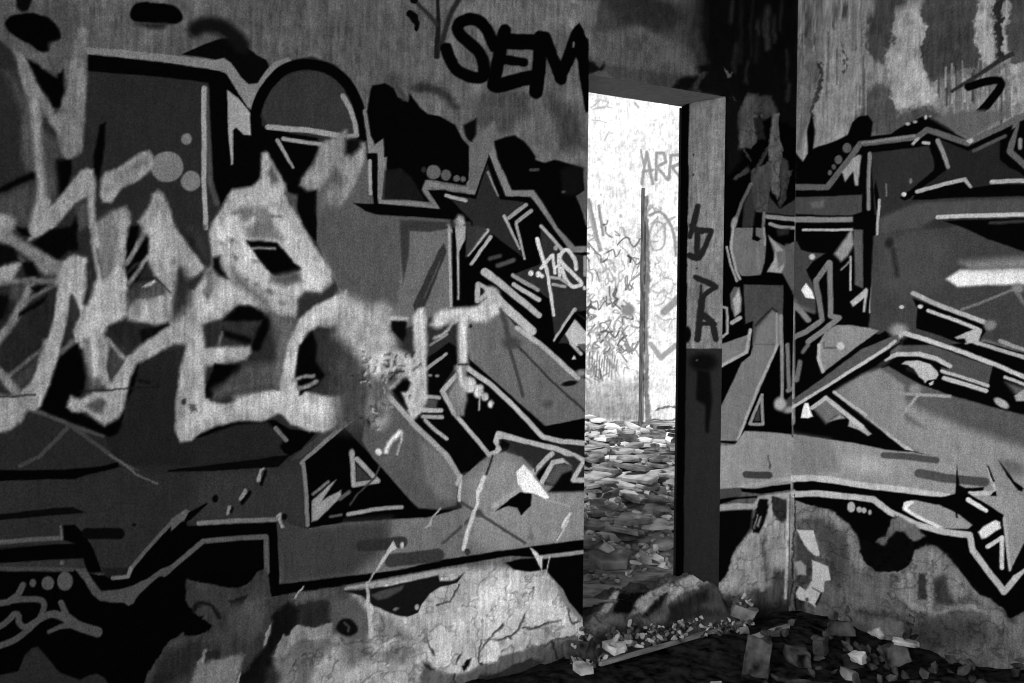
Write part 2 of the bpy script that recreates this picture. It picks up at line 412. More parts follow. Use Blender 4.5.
L(62, 5, '500 310 505 322 508 336', 2); E(6, 470, 326, 2.2)
E(14, 569.5, 383.5, 8, 2.6, -10, .8); E(130, 581, 373, 5, 3.5, 0, 2.5); E(72, 547, 404, 5, 4, 0, 3)
P(4, '466 356 545 426 588 418 588 442 563 440 544 437 466 368', .7)
P(5, '462 370 472 372 515 408 543 438 563 443 588 444 588 462 575 458 557 451 502 435 496 431 494 441 499 449 496 455 488 454 457 418', .7)
P(30, '544 440 563 444 588 445 588 458 570 452 556 447', 1.2)
L(168, 5, '466 367 490 384 515 407 543 437 563 441.5 588 443.5', .7)
P(172, '497 431 502 432 530 440 557 446 570 451 588 459 588 463 575 460 556 451.5 530 445 503 439 499 440 498.5 445 502 450 497 455 489 456 488 453 495 450 496 447 493 442 495 436', .7)
P(8, '502 440 510 444 508 450 503 453 500 446', .8)
# the pale beam that comes down from the middle
P(84, '388 394 412 420 447 455 459 475 456 505 440 509 419 508 400 490 372 458 362 440 370 400', 1)
P(108, '420 440 447 456 459 475 456 500 440 500 425 480', 5)
P(4, '342 480 362 450 372 457 418 509 440 510 462 508 440 514 425 518 400 519 341 523 300 528 300 520', .7)
P(112, '270 545 300 527 341 523 400 519 425 518 462 508 458 480 488 456 505 452 523 457 535 472 545 485 588 490 588 541 500 553 440 563 340 580 279 588 270 588', 1.1)
P(62, '210 480 290 470 308 455 309 527 341 523 390 519 390 545 350 578 280 586 272 545 272 519 200 522 190 510', 9)
P(138, '470 480 505 455 530 470 540 490 588 492 588 540 500 552 470 540', 10)
# bars inside the letter beside the white T
P(6, '427 358 449 342 457 347 458 363 442 386 443 400 455 416 488 454 470 470 460 474 447 456 413 421 424 405 426 372', .7)
L(135, 3.6, '426 369.5 446 354', .7); L(120, 2.4, '430 345 447 334', .8)
L(150, 4, '424 396 439 398', .9); P(70, '424 398 438 400 436 408 424 408', 1.4); L(165, 4.6, '424 410 441 411', .9); L(150, 4, '423 416.5 442 417.5', .9); L(155, 3.6, '425 420 435 430 447 439', .7)
E(120, 430, 375.5, 2, 1.3); E(120, 437, 376, 2, 1.5)
P(78, '444 392 460 376 466 376 464 416 456 412', 1)
L(160, 5, '461 371 442 391 454 413', .8); L(165, 4.4, '456 415 472 434 489 455', .7)
L(160, 5, '387 394 412 421.5', .8); L(150, 5.4, '412 422 447 456 459 476', .8)
# left: dark field, long beams, bars
P(33, '130 360 176 350 178 440 200 440 275 424 287 441 275 458 210 466 118 466 104 436 126 420', 1.5)
P(40, '-90 432 30 410 120 468 85 475 75 478 -90 480', 2)
L(75, 5, '28 409 50 416 70 425 103 436', 1, w2=3); L(66, 4, '70 425 40 456 20 466', 1); L(66, 4.5, '72 426 95 443 120 462 150 478', 1, w2=3)
P(4, '-90 470 0 470 60 470 100 466 118 462 119 467 85 475 75 479 0 481 -90 483', .8)
P(44, '-90 482 75 480 120 468 160 474 250 470 290 460 305 460 309 530 277 520 170 524 130 572 -90 575', 1)
P(52, '200 475 270 472 300 470 305 525 240 520 190 520', 8)
P(11, '-90 514 0 514 55 508 72 507 86 513 60 515 0 520 -90 525', .9)
P(8, '168 470 260 459 275 456 290 455 283 462 278 467 215 471 168 472', .8)
P(4, '192 438 210 430 235 421 275 420 290 429 316 433 300 450 290 456 284 453 275 440 250 425 220 433 200 438', .8)
P(35, '196 440 235 425 268 422 284 440 275 455 200 462', 2.5)
L(105, 4.4, '275.5 428 286 440', .8)
P(58, '341 426 320 434 290 460 296 460 345 430', .9); L(118, 5, '346 424 330 438 302 463', .8)
P(4, '304 462 313 455 345 428 372 456 362 470 341 523 309 528 306 490', .7)
L(120, 4, '303 464 306 490 308 525', .8)
P(34, '-90 551 75 543 84 558 88 570 -90 575', 1)
P(50, '-90 563 60 559 84 558 86 570 -90 575', 1.5)
L(88, 4.5, '-90 548 0 542 61 538', .9); L(90, 2.2, '60.5 526 61.5 537', .7)
P(4, '-90 553 0 549 75 543 64 540 63 525 75 525 84 534 93 548 102 572 88 572 83 558 60 559 0 563 -90 567', .7)
L(10, 11, '87 533.5 119 533.5', 1); E(95, 62, 562.5, 2.2, 2.2); E(15, 134, 525, 2.2, 1.6)
P(4, '130 575 148 545 171 524 187 521 187 526 277 522 279 572 279 584 304 581 341 577 400 570 440 560 500 551 588 539 588 554 555 558 510 556 440 568 341 586 290 594 271 597 267 570 200 620 138 700 -90 700 -90 570 74 569 100 575', .8)
L(88, 4, '129 571 148 548 171 523 184 516', .8)
P(92, '171 519 186 509 190 511 184 520 171 531', 1)
P(5, '188 513 206 503 208 504 190 520 184 523', .8); E(6, 215.5, 498.5, 3, 4, 20)
L(115, 4.6, '199 523 240 520.5 276 519.5', .8)
L(88, 5.2, '164 574 203 541.5 240 537.8 266 537 267 572', .9)
P(5, '172 572 204 545 240 541 263 541 263 570', 1)
L(68, 4.5, '-90 568 0 569 72 569', 1.2)
P(78, '74 568 86 568 93 580 101 591 120 589.5 133 585.5 148 578 160 569 171 565 171 572 158 577 150 584 140 594 135 600 134 603 128 606 124 603 112 602.5 100 601 92 594 84 580', .9)
P(30, '102 568 130 568 128 577 112 579 105 576', 1); L(115, 4, '113 578 128 576.5 131 568', .8)
part('paint_dot_row', 'three small grey dots low at the far left')
E(80, 33, 583, 3.3, 3.9); E(82, 47.5, 583, 6.2, 7); E(84, 65, 581, 8, 9.7)
part('sprayed_tag', 'thin grey looping signature low at the far left')
L(76, 6.5, '23 585 18 595 8 602 -20 606', .9); L(76, 6, '10 601 26 599 40 600 44 606 41 616 35 622 25 627 19 622 19 616 15 614 7 622 -4 629', .9, sm=1)
L(76, 6, '-20 655 0 646 15 640 28 630 40 619', .9, sm=1); L(78, 6.5, '40 619 52 614.5 62 617 75 625 97 632', .9, w2=11, sm=1)
L(76, 6, '61 603 67 616 78 625', .8, w2=7); L(74, 4, '49 632 60 627 72 625', .9, w2=6)
part('mural_lettering', 'big grey and black outlined letters covering the wall left of the doorway')
P(42, '-90 690 -40 680 0 675 18 671 25 655 32 648 38 647 45 655 60 673 80 680 90 675 97 674 105 678 112 690 112 720 -90 720', 1.2)
# -------- foot of the wall: paint worn off, bare render
part()
P(60, '187 579 208 584 228 588 246 585 257 575 267 569 270 597 290 594 345 586 345 700 138 700 148 675 171 640 182 633 200 636 211 630 212 624 203 617 196 616 191 608 188 600', 1.2)
P(4, '183 604 191 610 196 618 204 619 212 625 210 631 200 635 183 636', 1.2); L(22, 4, '194 610 203 603.5 212 606 218 617', 1.6, sm=1); P(28, '228 600 247 594 240 607 232 618', 1.2); P(105, '232 618 238 610 238 614 234 620', 1.4)
P(40, '165 655 200 640 203 655 190 672 165 690 150 690', 4); P(36, '203 665 207 653 222 650 222 660', 2)
P(76, '232 605 262 595 268 610 255 640 240 640 225 625', 6)
P(40, '284 606 296 602 345 598 345 616 335 622 315 626 294 627', 4)
P(18, '272 618 282 608 290 602 300 612 296 627 290 637 285 637 275 650 274 665 285 700 232 700 240 674 248 670 256 655 266 645 272 630', 3, -.003)
P(44, '268 668 276 664 290 695 262 695', 4)
P(80, '290 594 345 586 345 600 325 600 297 605', 3)
P(118, '185 700 198 665 215 660 245 655 238 675 232 700', 3)
P(120, '198 665 205 650 208 650 203 664', .8, -.002)
P(155, '294 599 303 585.5 304 588 296 599', .8, -.002); P(140, '263 645 266 633 271 624 271.5 627 267 642', .8, -.002); P(160, '232 695 240 672.5 241 675 236 695', .8, -.002)
P(112, '274 655 284 643 300 640 345 632 345 700 285 700 276 665', 5)
P(142, '274 655 285 635 290 637 296 626 315 626.5 331 622 334 635 346 630 346 645 325 640 300 641 289 649 284 658 277 657', 1.2, -.004)
part('bare_plaster_patch', 'pale bare plaster along the foot of the wall left of the doorway')
P(125, '345 640 300 655 275 700 345 700', 6)
P(186, '352 592 400 578 465 568 545 567 563 588 570 603 584 620 590 626 590 660 545 645 480 668 424 690 300 700 318 662 340 645', 5)
P(222, '470 590 520 575 550 590 565 612 560 622 525 628 505 650 480 665 462 650 470 620', 7)
P(212, '425 650 450 620 480 615 510 640 480 660 455 672 432 660', 6)
P(110, '341 640 365 635 375 655 345 672', 7); P(120, '375 655 400 645 420 650 400 665', 6); P(128, '375 610 400 625 415 640 380 640', 6)
part('mural_lettering', 'big grey and black outlined letters covering the wall left of the doorway')
L(160, 3, '346 588.5 390 581 440 572 465 570', 1.2, w2=6)
P(22, '343 591 367 589 390 586 407 582 438 575 440 581 455 580 465 572 457 583 440 587 430 593 422 604 418 613 407 617 395 615 383 610 373 606 363 597 355 594', 1.1, .0012)
P(70, '370 595 384 590 404 585 402 590 388 598 378 600', 1.5)
E(170, 417, 607, 2.2, 2.8); E(120, 396, 609, 3, 1.5, -20)
P(92, '330 600 356 597 366 610 374 618 366 640 345 640 335 632 330 618', 4)
P(15, '341 620 350 619 357 626 357 632 349 636 341 634 336 628', 1.6, sm=1); L(70, 2, '344 623 349 627 348 631', .9)
part()
P(100, '418 700 424 660 430 662 440 673 455 675 475 668 505 655 545 642 575 635 590 640 590 700', 2)
P(50, '470 695 480 676 495 676 512 667 533 658 543 660 545 700', 2.5, -.006)
P(78, '545 700 543 655 552 645 560 658 562 700', 2); P(72, '555 650 566 642 582 640 588 655 575 672 560 668', 2)
L(40, 2, '553 643 556 655 563 668', .8, -.004)
for t in ('535 587 533 601 525 616 520 627 512 636', '523 627 540 627 560 619', '512 634 500 640 490 640', '545 645 555 640 575 636', '560 588 566 605 572 622 580 620', '460 585 450 600 437 605', '470 630 462 655 455 665', '505 625 490 640 482 652', '428 640 436 655', '483 640 478 663'):
    L(78, 2, t, .9, -.003)
P(230, '535 592 552 600 560 618 548 622 530 622 526 612', 3); P(225, '484 650 496 640 503 646 498 660 484 664', 2.5); P(215, '450 640 470 630 476 640 462 655 450 650', 3)  # pale patches: highlights put into the bare render's colour
P(16, '461 666 466 660 471 658 469 664 463 671', 1, -.004); P(30, '478 665 484 662 482 667', .9, -.004); P(40, '424 662 430 664 436 671 430 670', 1, -.003); L(50, 2, '453 674 453 690', 1)  # small dark triangles: shadow in the broken gaps put into the colour
part('mural_lettering', 'big grey and black outlined letters covering the wall left of the doorway')
P(6, '505 563 520 559 545 557 590 553 590 626 583 619 568 602 563 590 545 569 530 572 515 570', 1)
L(150, 4, '541 557 560 555 590 551', 1)
P(130, '556 583 562 588 569 603 584 619 580 620 566 606 560 596', 1.2)
# pills, crosses and small signs on the lower strip
L(52, 11, '362 545.5 402 542', 1.2); L(56, 13, '391 561 438 555', 1.3); L(46, 11, '362 546 384 545', 1.3)
L(70, 3, '459 501 478 513 525 543', .9); L(76, 3, '443 543 460 528 478 512', .9); E(66, 478, 513, 5, 4, 0, 2); L(120, 1.5, '463 512 463 545', 1)
L(160, 5, '494 506 510 496 522 489', .8)
P(6, '495 511 520 492 532 494 531 505 521 515.5 517 508 508 506', .8)
L(165, 5, '533 473 548 457 552 454', .8); P(4, '536 476 550 462 558 458 545 484 540 482', .8)
P(80, '545 482 556 464 573 465 574 480 560 486', 2.5); P(8, '553 487 562 474 572 470 574 482 588 482 588 491 548 492', 2)
L(172, 5, '542 482 553 462.5 565 460 574 464', .8); L(175, 5, '574 455 583 461 573 480 588 480', .9); P(40, '560 456 574 456 581 462 574 472 572 466', 1.4)
L(40, 1.5, '534.3 456 534.6 472', .7)
P(140, '535 500 546 499 570 506 572 519 557 542 536 541 528 529', 1.2)
P(112, '527 540 530 525 534 540', .8)
# -------- scars in the plaster
part('plaster_chip', 'white flake of bare plaster shaped like a shard beside the doorway')
P(240, '523.5 464 550 497 547.5 500 533.5 493.5 524 492.5 517 483.5 516 472', .7, -.003)
part('plaster_chip', 'small white scars and cracks in the paint near the doorway')
P(215, '529.5 547 537 552.5 540 556 543 556 541.5 570 537.5 562', .7, -.002)
L(210, 3, '570 514 565 520 562 527', .8, -.002); L(190, 1.6, '568 521 557 541', .7, -.002); L(160, 2, '546 499.5 560 503 569 506', .7); L(190, 1.3, '549.5 557 546 572', .7)
L(205, 4, '484.5 477 479 491', .7, -.002, w2=5); L(205, 3, '478 492 478 504 474 513', .8, -.002); L(200, 4, '474 512 467 533 464 549', .8, -.002)
L(180, 3.4, '460.5 481 459.3 500', .7, -.002); L(170, 3.6, '461 476 457 484', .8); E(50, 467.5, 552, 3, 3.2); L(40, 2, '493 456 487 474', .8, -.002)
P(185, '393.5 541 397 549 390 554 378 570 373 575 384 556', .8, -.002); E(200, 402, 545.5, 1.6, 3)
L(155, 2, '440 508 433 516', .7); P(160, '433 515 431 525 424 529 429 522', .8)
L(190, 2.6, '367 583 368 600 370 618', .8, -.002, w2=4); L(190, 4, '370 606 371 635', .9, -.002); L(160, 1.5, '374 573 368 583', .7)
L(150, 4, '258.5 480 261 471 264 469', .9, -.002, w2=2); L(8, 3, '262 484 267 472', .9, -.004); L(140, 4, '241 499 245 491', .9, -.002); L(8, 4, '243 503 250 493', .9, -.004)  # dark stroke beside each pale chip: its shaded side painted in
L(135, 3.6, '228 513 230 507', .9, -.002); L(12, 3, '231 512 233 508', .9); L(150, 3, '278 517 281 514 280 520 283 527', .9, -.002); E(10, 285, 517, 3, 3.6)
L(100, 1.6, '110 455 123 463 136 474 158 484', .9)
part('mural_lettering', 'big grey and black outlined letters covering the wall left of the doorway')
# the small window-like letter counters low in the middle
L(150, 5, '352 458 354 485 378 481 357 459', .8); P(55, '356 464 372 480 356 482', .8)
P(150, '312 522 312 500 330 484 336 480 322 500 341 490 341 497 318 520', 1.2); L(110, 3, '313 494 328 482', 1)
L(150, 4, '348 514.5 375 509 402 507', .9); L(90, 4, '340 499 349 492', 1.2); L(90, 2.6, '330 517 341 515', 1)
L(60, 2, '350 505 358 494 375 478 380 465', .9)
E(150, 352, 454, 3, 5, 0, 1); L(150, 2.4, '338 432 344 427 360 416', 1)
# -------- letters of the first white row
part('white_letter', 'sprayed white letter strokes of the M at the far left')
P(118, '13 50 24 49 37 80 54 110 52 118 44 116 38 100 36 116 28 116 25 92', 1.4)
P(66, '3 70 12 72 28 100 34 116 30 160 22 160 24 114', 3)
P(92, '50 43 62 40 75 44 80 50 72 114 58 112 62 75 56 78 50 70', 2)
P(4, '25 56 38 64 54 78 63 70 64 90 59 108 52 108 40 85', 1.2)
P(90, '-60 30 0 34 8 35 22 42 35 52 48 52 51 70 57 78 52 75 38 64 25 57 12 50 0 40 -60 38', 1.2)
P(118, '78 29 82 24.5 87 30 87 60 84.5 140 83 150 78 156 67 159.5 60 152 57 132 48 122 46 116 60 112 66 90 72 60', 1.4)
P(72, '22 114 34 114 36 172 25 170 22 150', 2); P(5, '-40 200 0 188 20 177 35 172 35 178 25 182 0 194 -40 206', 1)
P(62, '-60 206 0 196 33 182 48 195 58 200 48 228 -60 228', 3)
L(138, 9.5, '36 104 38 140 42 180 44 210', 1.6, w2=13)
P(140, '44 190 50 208 45 232 28 232 32 210', 2)
P(4, '55 158 72 160 72 175 61 197 57 197', .9); P(4, '100 125 106 122 105 140 102 165 99 180 93 168 95 150', .9)
P(70, '42 130 58 140 62 158 55 160 57 195 46 195', 3)
part('white_letter', 'sprayed white letter A in the upper row')
P(150, '80 171 87 167.5 93 170 95.5 182 96 228 90 228 87.5 212 87 198 75 204 62 220 50 234 28 240 30 226 50 208 68 187', 1.2)
P(82, '76 206 86 202 88 226 78 232', 2)
P(4, '73 222 77 216 78 232 70 236', 1.4)
P(150, '-60 212 0 214 10 215 16 220 14 228 0 246 -60 250', 2)
P(125, '-60 228 0 226 20 238 44 252 64 264 60 275 45 275 25 255 10 245 0 246 -60 244', 2)
P(6, '33 242 50 230 78 226 79 250 68 252 58 260 45 252', 1.2); P(6, '16 227 26 228 32 236 22 235', 1)
P(168, '63 262 74 255 86 258 90 272 88 290 85 305 80 330 76 345 73 330 80 312 76 300 70 292 66 296 61 318 54 345 46 366 30 366 44 345 54 312 58 290', 1.4)
P(42, '67 300 70 294 77 306 80 314 74 328 62 336 62 318', 1.6)
P(112, '97 222 108 214 118 209 126 207 129 214 127 262 118 272 104 287 99 260', 2); P(148, '114 214 126 208 129 214 127 262 119 266', 2.5)
L(150, 8, '94 226 97 255 103 290', 1.4); L(85, 3, '98 250 104 285', 1)
P(185, '86 302 100 287 112 272 119 266 124 268 128 280 128 315 112 325 104 335 108 345 100 370 92 380 84 350 74 345 83 318', 1.6)
P(5, '126 226 140 226 133 250 126 262', 1); P(5, '148 236 149 256 134 264 127 272 128 262', 1); P(5, '146 258 148 262 138 280 128 286 128 274', 1); L(120, 5, '145 230 137 246 128 262', .9); L(125, 4.5, '147 257 138 272 129 283', .9)
L(25, 5, '89 265 89 285 86 302', 1.8, -.003)
P(150, '150 203 152 194 158 190 164 194 168 206 176 228 195 252 207 268 171 292 171 300 155 276 148 262 150 240 138 222', 1.6)
P(175, '152 212 160 208 168 228 175 262 171 292 156 276 150 256 153 235', 2)
P(150, '117 232 116 216 122 209 129 213 129 226 127 236', 1.6)
part('white_letter', 'slanted white sausage stroke high on the left')
P(150, '142 152 150 151 154 156 154 166 148 173 135 182 122 188 118 196 112 202.5 104 202 100 196 101 180 105 172 118 168 130 160', 1.2)
L(122, 6, '145 160 122 176 108 190', 2.5)
part('white_letter', 'wide white letter R in the middle of the upper row')
P(160, '262 153 267 152 285 183 286 194 297 214 307 232 320 255 331 270 331 282 321 292 305 291 297 299 297 311 295 318 283 317 270 310 255 305 240 303 232 308 222 318 205 325 201 331 200 345 190 345 171 345 150 323 128 320 128 300 171 292 195 290 207 270 211 262 210 240 212 222 222 207 232 191 253 187 261 178', 1.4)
P(185, '215 232 230 212 250 203 262 205 278 210 285 222 300 235 322 262 328 278 318 288 302 288 292 300 262 306 235 302 220 312 205 318 200 300 218 285 225 275 222 250', 5)
P(82, '268 172 273 165 279 181 271 184', 1.6); P(100, '232 214 240 207 253 206 256 214 245 222 238 214', 2); P(112, '244 228 256 221 257 206 268 206 268 217 277 226 283 240 250 240', 2.5); L(110, 3, '268 216 281 216', 1.2)
P(80, '286 192 297 195 296 208 290 206', 1.5)
P(4, '246 240.5 277 242.5 290 258 301 270 291 275 275 277 266 270 256 256', 1); L(130, 3, '252 249 275 249', .8, w2=2); P(90, '270 276 300 271 302 282 285 286 270 282', 2.2)
P(10, '212 258 220 256 222 268 229 279 220 277 212 268', 1.6); P(70, '230 268 250 285 262 296 270 308 255 300 235 284', 5)
P(108, '204 272 212 268 215 285 213 295 208 300 202 293 208 283', 1); P(110, '233 255 238 258 237 262 233 258', 1)
P(44, '174 262 184 268 192 285 189 305 176 319 168 310 172 285', 3.5); P(160, '170 262 178 264 175 285 171 315 166 318', 2)
P(45, '181 226 195 250 207 267 205 245 206 226', 2); P(26, '182 228 194 240 203 262 192 246', 2)
for x, y, r in ((262,300,3),(270,292,4),(256,285,3),(283,303,3),(266,310,2.4),(245,280,3),(232,240,3),(222,243,2.5),(255,262,2.5)):
    E(110, x, y, r, r * .6, 20, 1.2)
P(86, '140 284 160 282 165 292 150 300 138 298', 1.6, -.002); P(225, '143 286 155 280 157 282 148 287', .8, -.003); L(30, 1.4, '140 279 156 278 171 292', .9)
P(36, '107 328 118 322 134 325 138 345 120 345', 1.6); P(14, '139 330 168 322 170 326 158 333 143 345', 1.4)
P(70, '127 292 140 284 137 298 128 310', 2)
part('white_letter', 'crossed white strokes at the far left edge below the M')
P(36, '-60 300 10 300 20 318 48 296 60 300 52 342 40 370 0 375 -60 390', 3)
L(130, 9, '32 276 22 305 10 325 -6 345', 1.4); L(105, 6, '-40 284 0 282 54 281', 1.2); P(160, '-60 270 0 284 12 280 24 262 18 256 0 266 -60 262', 1.8); L(95, 4, '25 302 45 290 56 284', 1)
P(8, '22 262 33 262 40 276 26 278', 1.2); P(8, '19 313 48 294 44 303 18 318', 1); P(8, '30 288 46 285 36 293', 1); P(10, '-40 248 0 243 14 248 21 262 10 264 -40 275', 1.6); P(10, '0 294 9 296 4 318 -20 325', 1.6)
P(70, '12 285 24 286 20 300 10 298', 2)
# -------- lower part of the left letters
part('white_letter', 'pointed lower ends of the white letters at the far left')
P(4, '60 345 78 343 82 355 86 372 84 392 78 398 68 405 70 412 80 413 92 420 105 427 119 420 124 410 127 395 131 378 139 364 135 385 128 400 124 415 120 432 110 437 95 430 70 422 33 408 36 395 48 365', 1)
P(150, '44 340 57 340 49 366 36 395 28 412 22 422 10 430 0 432 -60 440 -60 390 0 395 15 395 30 384 35 370', 1.4)
P(60, '20 372 36 358 34 374 18 392 10 380', 2); L(92, 4, '44 348 25 362 4 380', 1); L(125, 9, '-10 365 4 378 16 392', 1.4); L(92, 6, '72 343 60 353 49 364', 1.1)
P(160, '84 340 110 340 106 370 112 384 124 362 140 345 171 325 185 325 171 345 150 358 136 364 130 380 127 395 125 408 118 418 105 425 95 420 86 412 72 412 66 407 70 396 80 400 95 392 107 391 101 376 90 362', 1.3)
P(72, '110 345 124 350 122 362 112 378 108 362', 2.5); L(150, 4, '108 340 116 350 124 358', 1); L(150, 5, '112 390 118 376 130 358', 1.2)
P(84, '84 406 100 398 107 401 103 413 95 413', 1.6); P(96, '86 342 98 342 104 372 106 388 90 390 88 370', 3)
L(150, 5, '100 342 102 360 104 382', 1.2)
L(165, 12, '67 276 59 325 46 370 34 402', 1.2, w2=17); L(188, 13, '100 286 93 325 96 372', 2, w2=9); L(150, 7, '58 282 66 268 80 262', 1.6)
L(24, 1.3, '-40 400 0 397 35 395', .7, -.003); L(24, 1.2, '80 392 115 390 160 386', .7, -.003)
L(16, 2.6, '140 381 150 382', 1, -.002)
# -------- second row: E C H T
part('white_letter', 'white letter E of the word across the middle')
P(160, '188 330 204 326 206 345 205 398 211 402 226 404 260 392 286 390 284 412 262 421 240 421 218 426 200 434 192 441 180 442 175 430 175 400 180 365 185 350', 1.2)
P(185, '193 335 202 335 203 400 220 408 200 425 184 432 184 415 196 395', 3); P(182, '235 396 262 392 282 392 280 410 240 412', 3)
P(150, '196 350 206 346 232 343 252 345 251 352 246 360 230 362 205 366', 1.4); P(185, '200 350 232 346 236 356 205 362', 2)
P(4, '214 363 241 364.5 242 369 225 383 212 398 206 398 207 388', .9); P(78, '214 390 228 380 244 365 280 362 282 388 250 390 225 396 214 400', 3)
P(44, '202 325 226 319 266 318 258 340 250 345 206 346', 1.8); P(5, '224 320 238 306 250 305 262 312 266 319 250 321', 1.2); L(5, 10, '266 322 256 346', 1.2); L(8, 7, '224 333 248 340', 1.4); L(95, 3, '222 332 218 345', 1)
E(48, 183, 401, 2.4, 3); P(84, '187 404 194 404 197 411 191 412', 1)
P(92, '270 310 296 318 292 345 285 385 276 385 276 345', 3)
part('white_letter', 'white letter C of the word across the middle')
P(168, '346 290 330 298 312 307 298 320 288 342 284 365 280 385 278 410 290 424 310 432 325 432 345 426 345 395 325 396 308 392 300 385 294 378 300 345 306 333 318 327 330 330 346 324', 1.2)
P(195, '340 300 322 306 306 318 296 345 292 385 292 405 320 420 340 415 340 402 312 400 296 388 294 360 304 330 320 318 340 312', 3)
P(5, '299 345 312 332 318 345 317 360 326 375 318 385 300 395 296 376', .9); P(45, '317 328 345 326 345 395 330 396 320 390 328 375 318 362', 2)
L(130, 3.6, '294 380 304 376.5 314 375.5', .8); L(125, 4, '300 388 308 386 317 381', .8)
part('white_letter', 'blistered white letter H of the word across the middle')
P(66, '335 326 372 330 372 430 335 430', 6)
P(160, '340 292 358 300 372 305 384 302 390 308 391.5 330 398 345 390 350 388 420 382 428 373 425 368 414 372 395 370 374 362 360 350 345 335 335', 4)
P(176, '380 352 386 345 400 350 415 358 415 378 390 376 372 374 366 362', 2); P(8, '391 320 407 321 407 334 403 341 398 337 392 330', .9); L(155, 4, '392 317.5 407 319', .8)
P(85, '371 380 388 376 390 392 380 404 388 412 372 420', 4)
P(180, '413 318 418 309 424 308 427 320 427 397 423 412 413 420 408 411 407 404 410 395 402 393 400 390 405 380 414 376 414 345', 1.2)
P(6, '391 390 406 378 410 382 406 393 404 404 407 408 400 402', 1); L(150, 4, '390 388 404 374', 1); P(180, '400 392 408 390 409 408', .9)
Q = random.Random(4)
for k in range(52):
    if k < 32: x, y = Q.gauss(384, 17), Q.gauss(360, 9)
    else: x, y = Q.gauss(372, 9), Q.uniform(365, 430)
    a_ = Q.uniform(-1.2, 2.2); w = Q.uniform(.6, 2.6); dx, dy = w * math.cos(a_), w * math.sin(a_)
    L(Q.choice((14, 40, 60)), Q.uniform(.8, 1.8), f'{x-dx:.1f} {y-dy:.1f} {x+dx:.1f} {y+dy:.1f}', .8, -.0006, a=.8)
    if k % 2: L(Q.choice((150, 185)), Q.uniform(.8, 1.8), f'{x-dx+1.4:.1f} {y-dy+1.6:.1f} {x+dx+1.4:.1f} {y+dy+1.6:.1f}', .8, .0005)
L(215, 4, '400 432 391 442 386 452', 1, -.002); L(180, 1.6, '402 434 397 455', .8); E(210, 379, 452, 3, 3); L(200, 3, '381 355 379 370', .9); L(30, 2, '390 379 396 373 404 371', .9, -.002)
part('white_letter', 'white letter T at the end of the word across the middle')
P(178, '430 325 434 316 440 310 460 307.5 478 306 484 300 490 290 499 298 499 314 487 322.5 469 321 468 367 459 366 458 323 446 324 436 328', 1.6)
P(120, '455 366 467.5 362 467 400 464 415 456 417 452 405 448 395 457 380', 1.2); L(190, 4, '463 322 464 364', 1.2); L(190, 3.6, '460 366 462 385', 1)
E(182, 470, 384, 7, 8, 0, .9); E(185, 479, 391, 5, 7, 15); E(182, 485, 397, 3.8, 4.4); E(190, 491.3, 404, 2.8, 3.6); L(170, 1.5, '479.5 398 479.3 410', .6)
L(150, 3, '453 320 447 330 434 338', .8, sm=1); L(20, 1.6, '459 365 467 365', .7, -.002)
# the broad white stroke on the ring
part('white_letter', 'short white slanted stroke across the painted ring')
P(128, '320 143 334 138 347 130 348 138 352 141 366 141 364 160 352 192 341 206 336 200 317 189 308 191 300 185 302 178 315 162', 1.6)
P(78, '318 190 336 166 345 178 338 205 318 212', 2.5); P(12, '345 140 360 138 361 146 352 156 345 155', 1.8); E(118, 334, 196, 8, 9, 0, 3)
E(150, 460, 222, 5, 6.5, 0, 1.2); L(130, 2, '449 224 452 232', .9)
# -------- SEM
part('black_letter', 'black sprayed letter S left of the doorway top')
L(2, 12, '494 46 487 30 480 21.5 470 19 460 23 458.5 31.5 468 42 479 52 484 64 483 76 473 77 458 71 450 59 446.5 48', 1.1, sm=1)
part('black_letter', 'black sprayed letter E left of the doorway top')
L(2, 13.5, '504.5 31 499 58 494 85', 1.1); L(2, 15.5, '506 41 535 42.5', 1.1); L(2, 9.5, '502 59 524 62', 1.1); L(2, 14, '497 86 532 77', 1.1)
part('black_letter', 'black sprayed letter M running up to the doorway corner')
L(2, 13.5, '541 37 539 65 536 92', 1.1); L(2, 12.5, '545 37 553 58 561 78', 1.1); L(2, 12, '560 77 570 56 578 33', 1.1)
P(2, '573 30 577 25 580 23 582 27 586 38 589 40 589 112 585 113 583 100 578 62 572 48', .8); P(95, '573.5 42 575.5 43 575 48 573 48', .7)
# -------- strip between the doorway and the corner
part('mural_lettering', 'pale outlined letters between the doorway and the corner')
P(4, '719 96 797 128 797 436 718 436', 1.2)
P(16, '724 100 740 100 742 160 728 175', 3)
part('bare_plaster_patch', 'torn grey flakes hanging between the doorway and the corner')
P(64, '738 112 747 92 758 92 760 112 754 130 746 150 740 150', 2); P(60, '757 95 772 95 777 112 766 120 758 112', 2.4)
P(82, '741 148 744 130 748 116 752 112 758 113 760 130 756 145 752 150', 1.2, .002); P(30, '754 118 762 116 766 140 757 140', 2)
P(96, '769.5 138 772 125 773 112 779 112 778.5 130 781 146 780 165 779 195 777 200 772 193 768.5 182 767 165', 1, .003)
P(70, '751 171 760 167.5 770 161 770 190 768 213 757 213 752 208', 1, .002); P(66, '780 157 787 160 788 171 792 170 787 188 785 200 780 208 777.5 203 780 195', .9, .002)
P(58, '733 178 748 166 750 172 736 180', 1.2); L(52, 3, '758 168 768 148', 1); L(60, 1.6, '745 150 751 163', .8); P(70, '760 114 768 114 764 121', 1); P(75, '745 97 752 96 750 112 746 114', 2.5); P(60, '762 100 768 96 770 112 764 112', 2.5)
part('mural_lettering', 'pale outlined letters between the doorway and the corner')
P(58, '769 197 780 209 797 198 797 216 768 213', 1); P(50, '742 228 744 205 752 185 755 213 753 228', 1.4); L(98, 3.4, '751 184 742 203 733 228', .9); E(140, 734, 223, 3, 7, 15, 1)
P(4, '753 228 757 212 766 213 766 228', .8); L(110, 3, '764 213 763 228', .8)
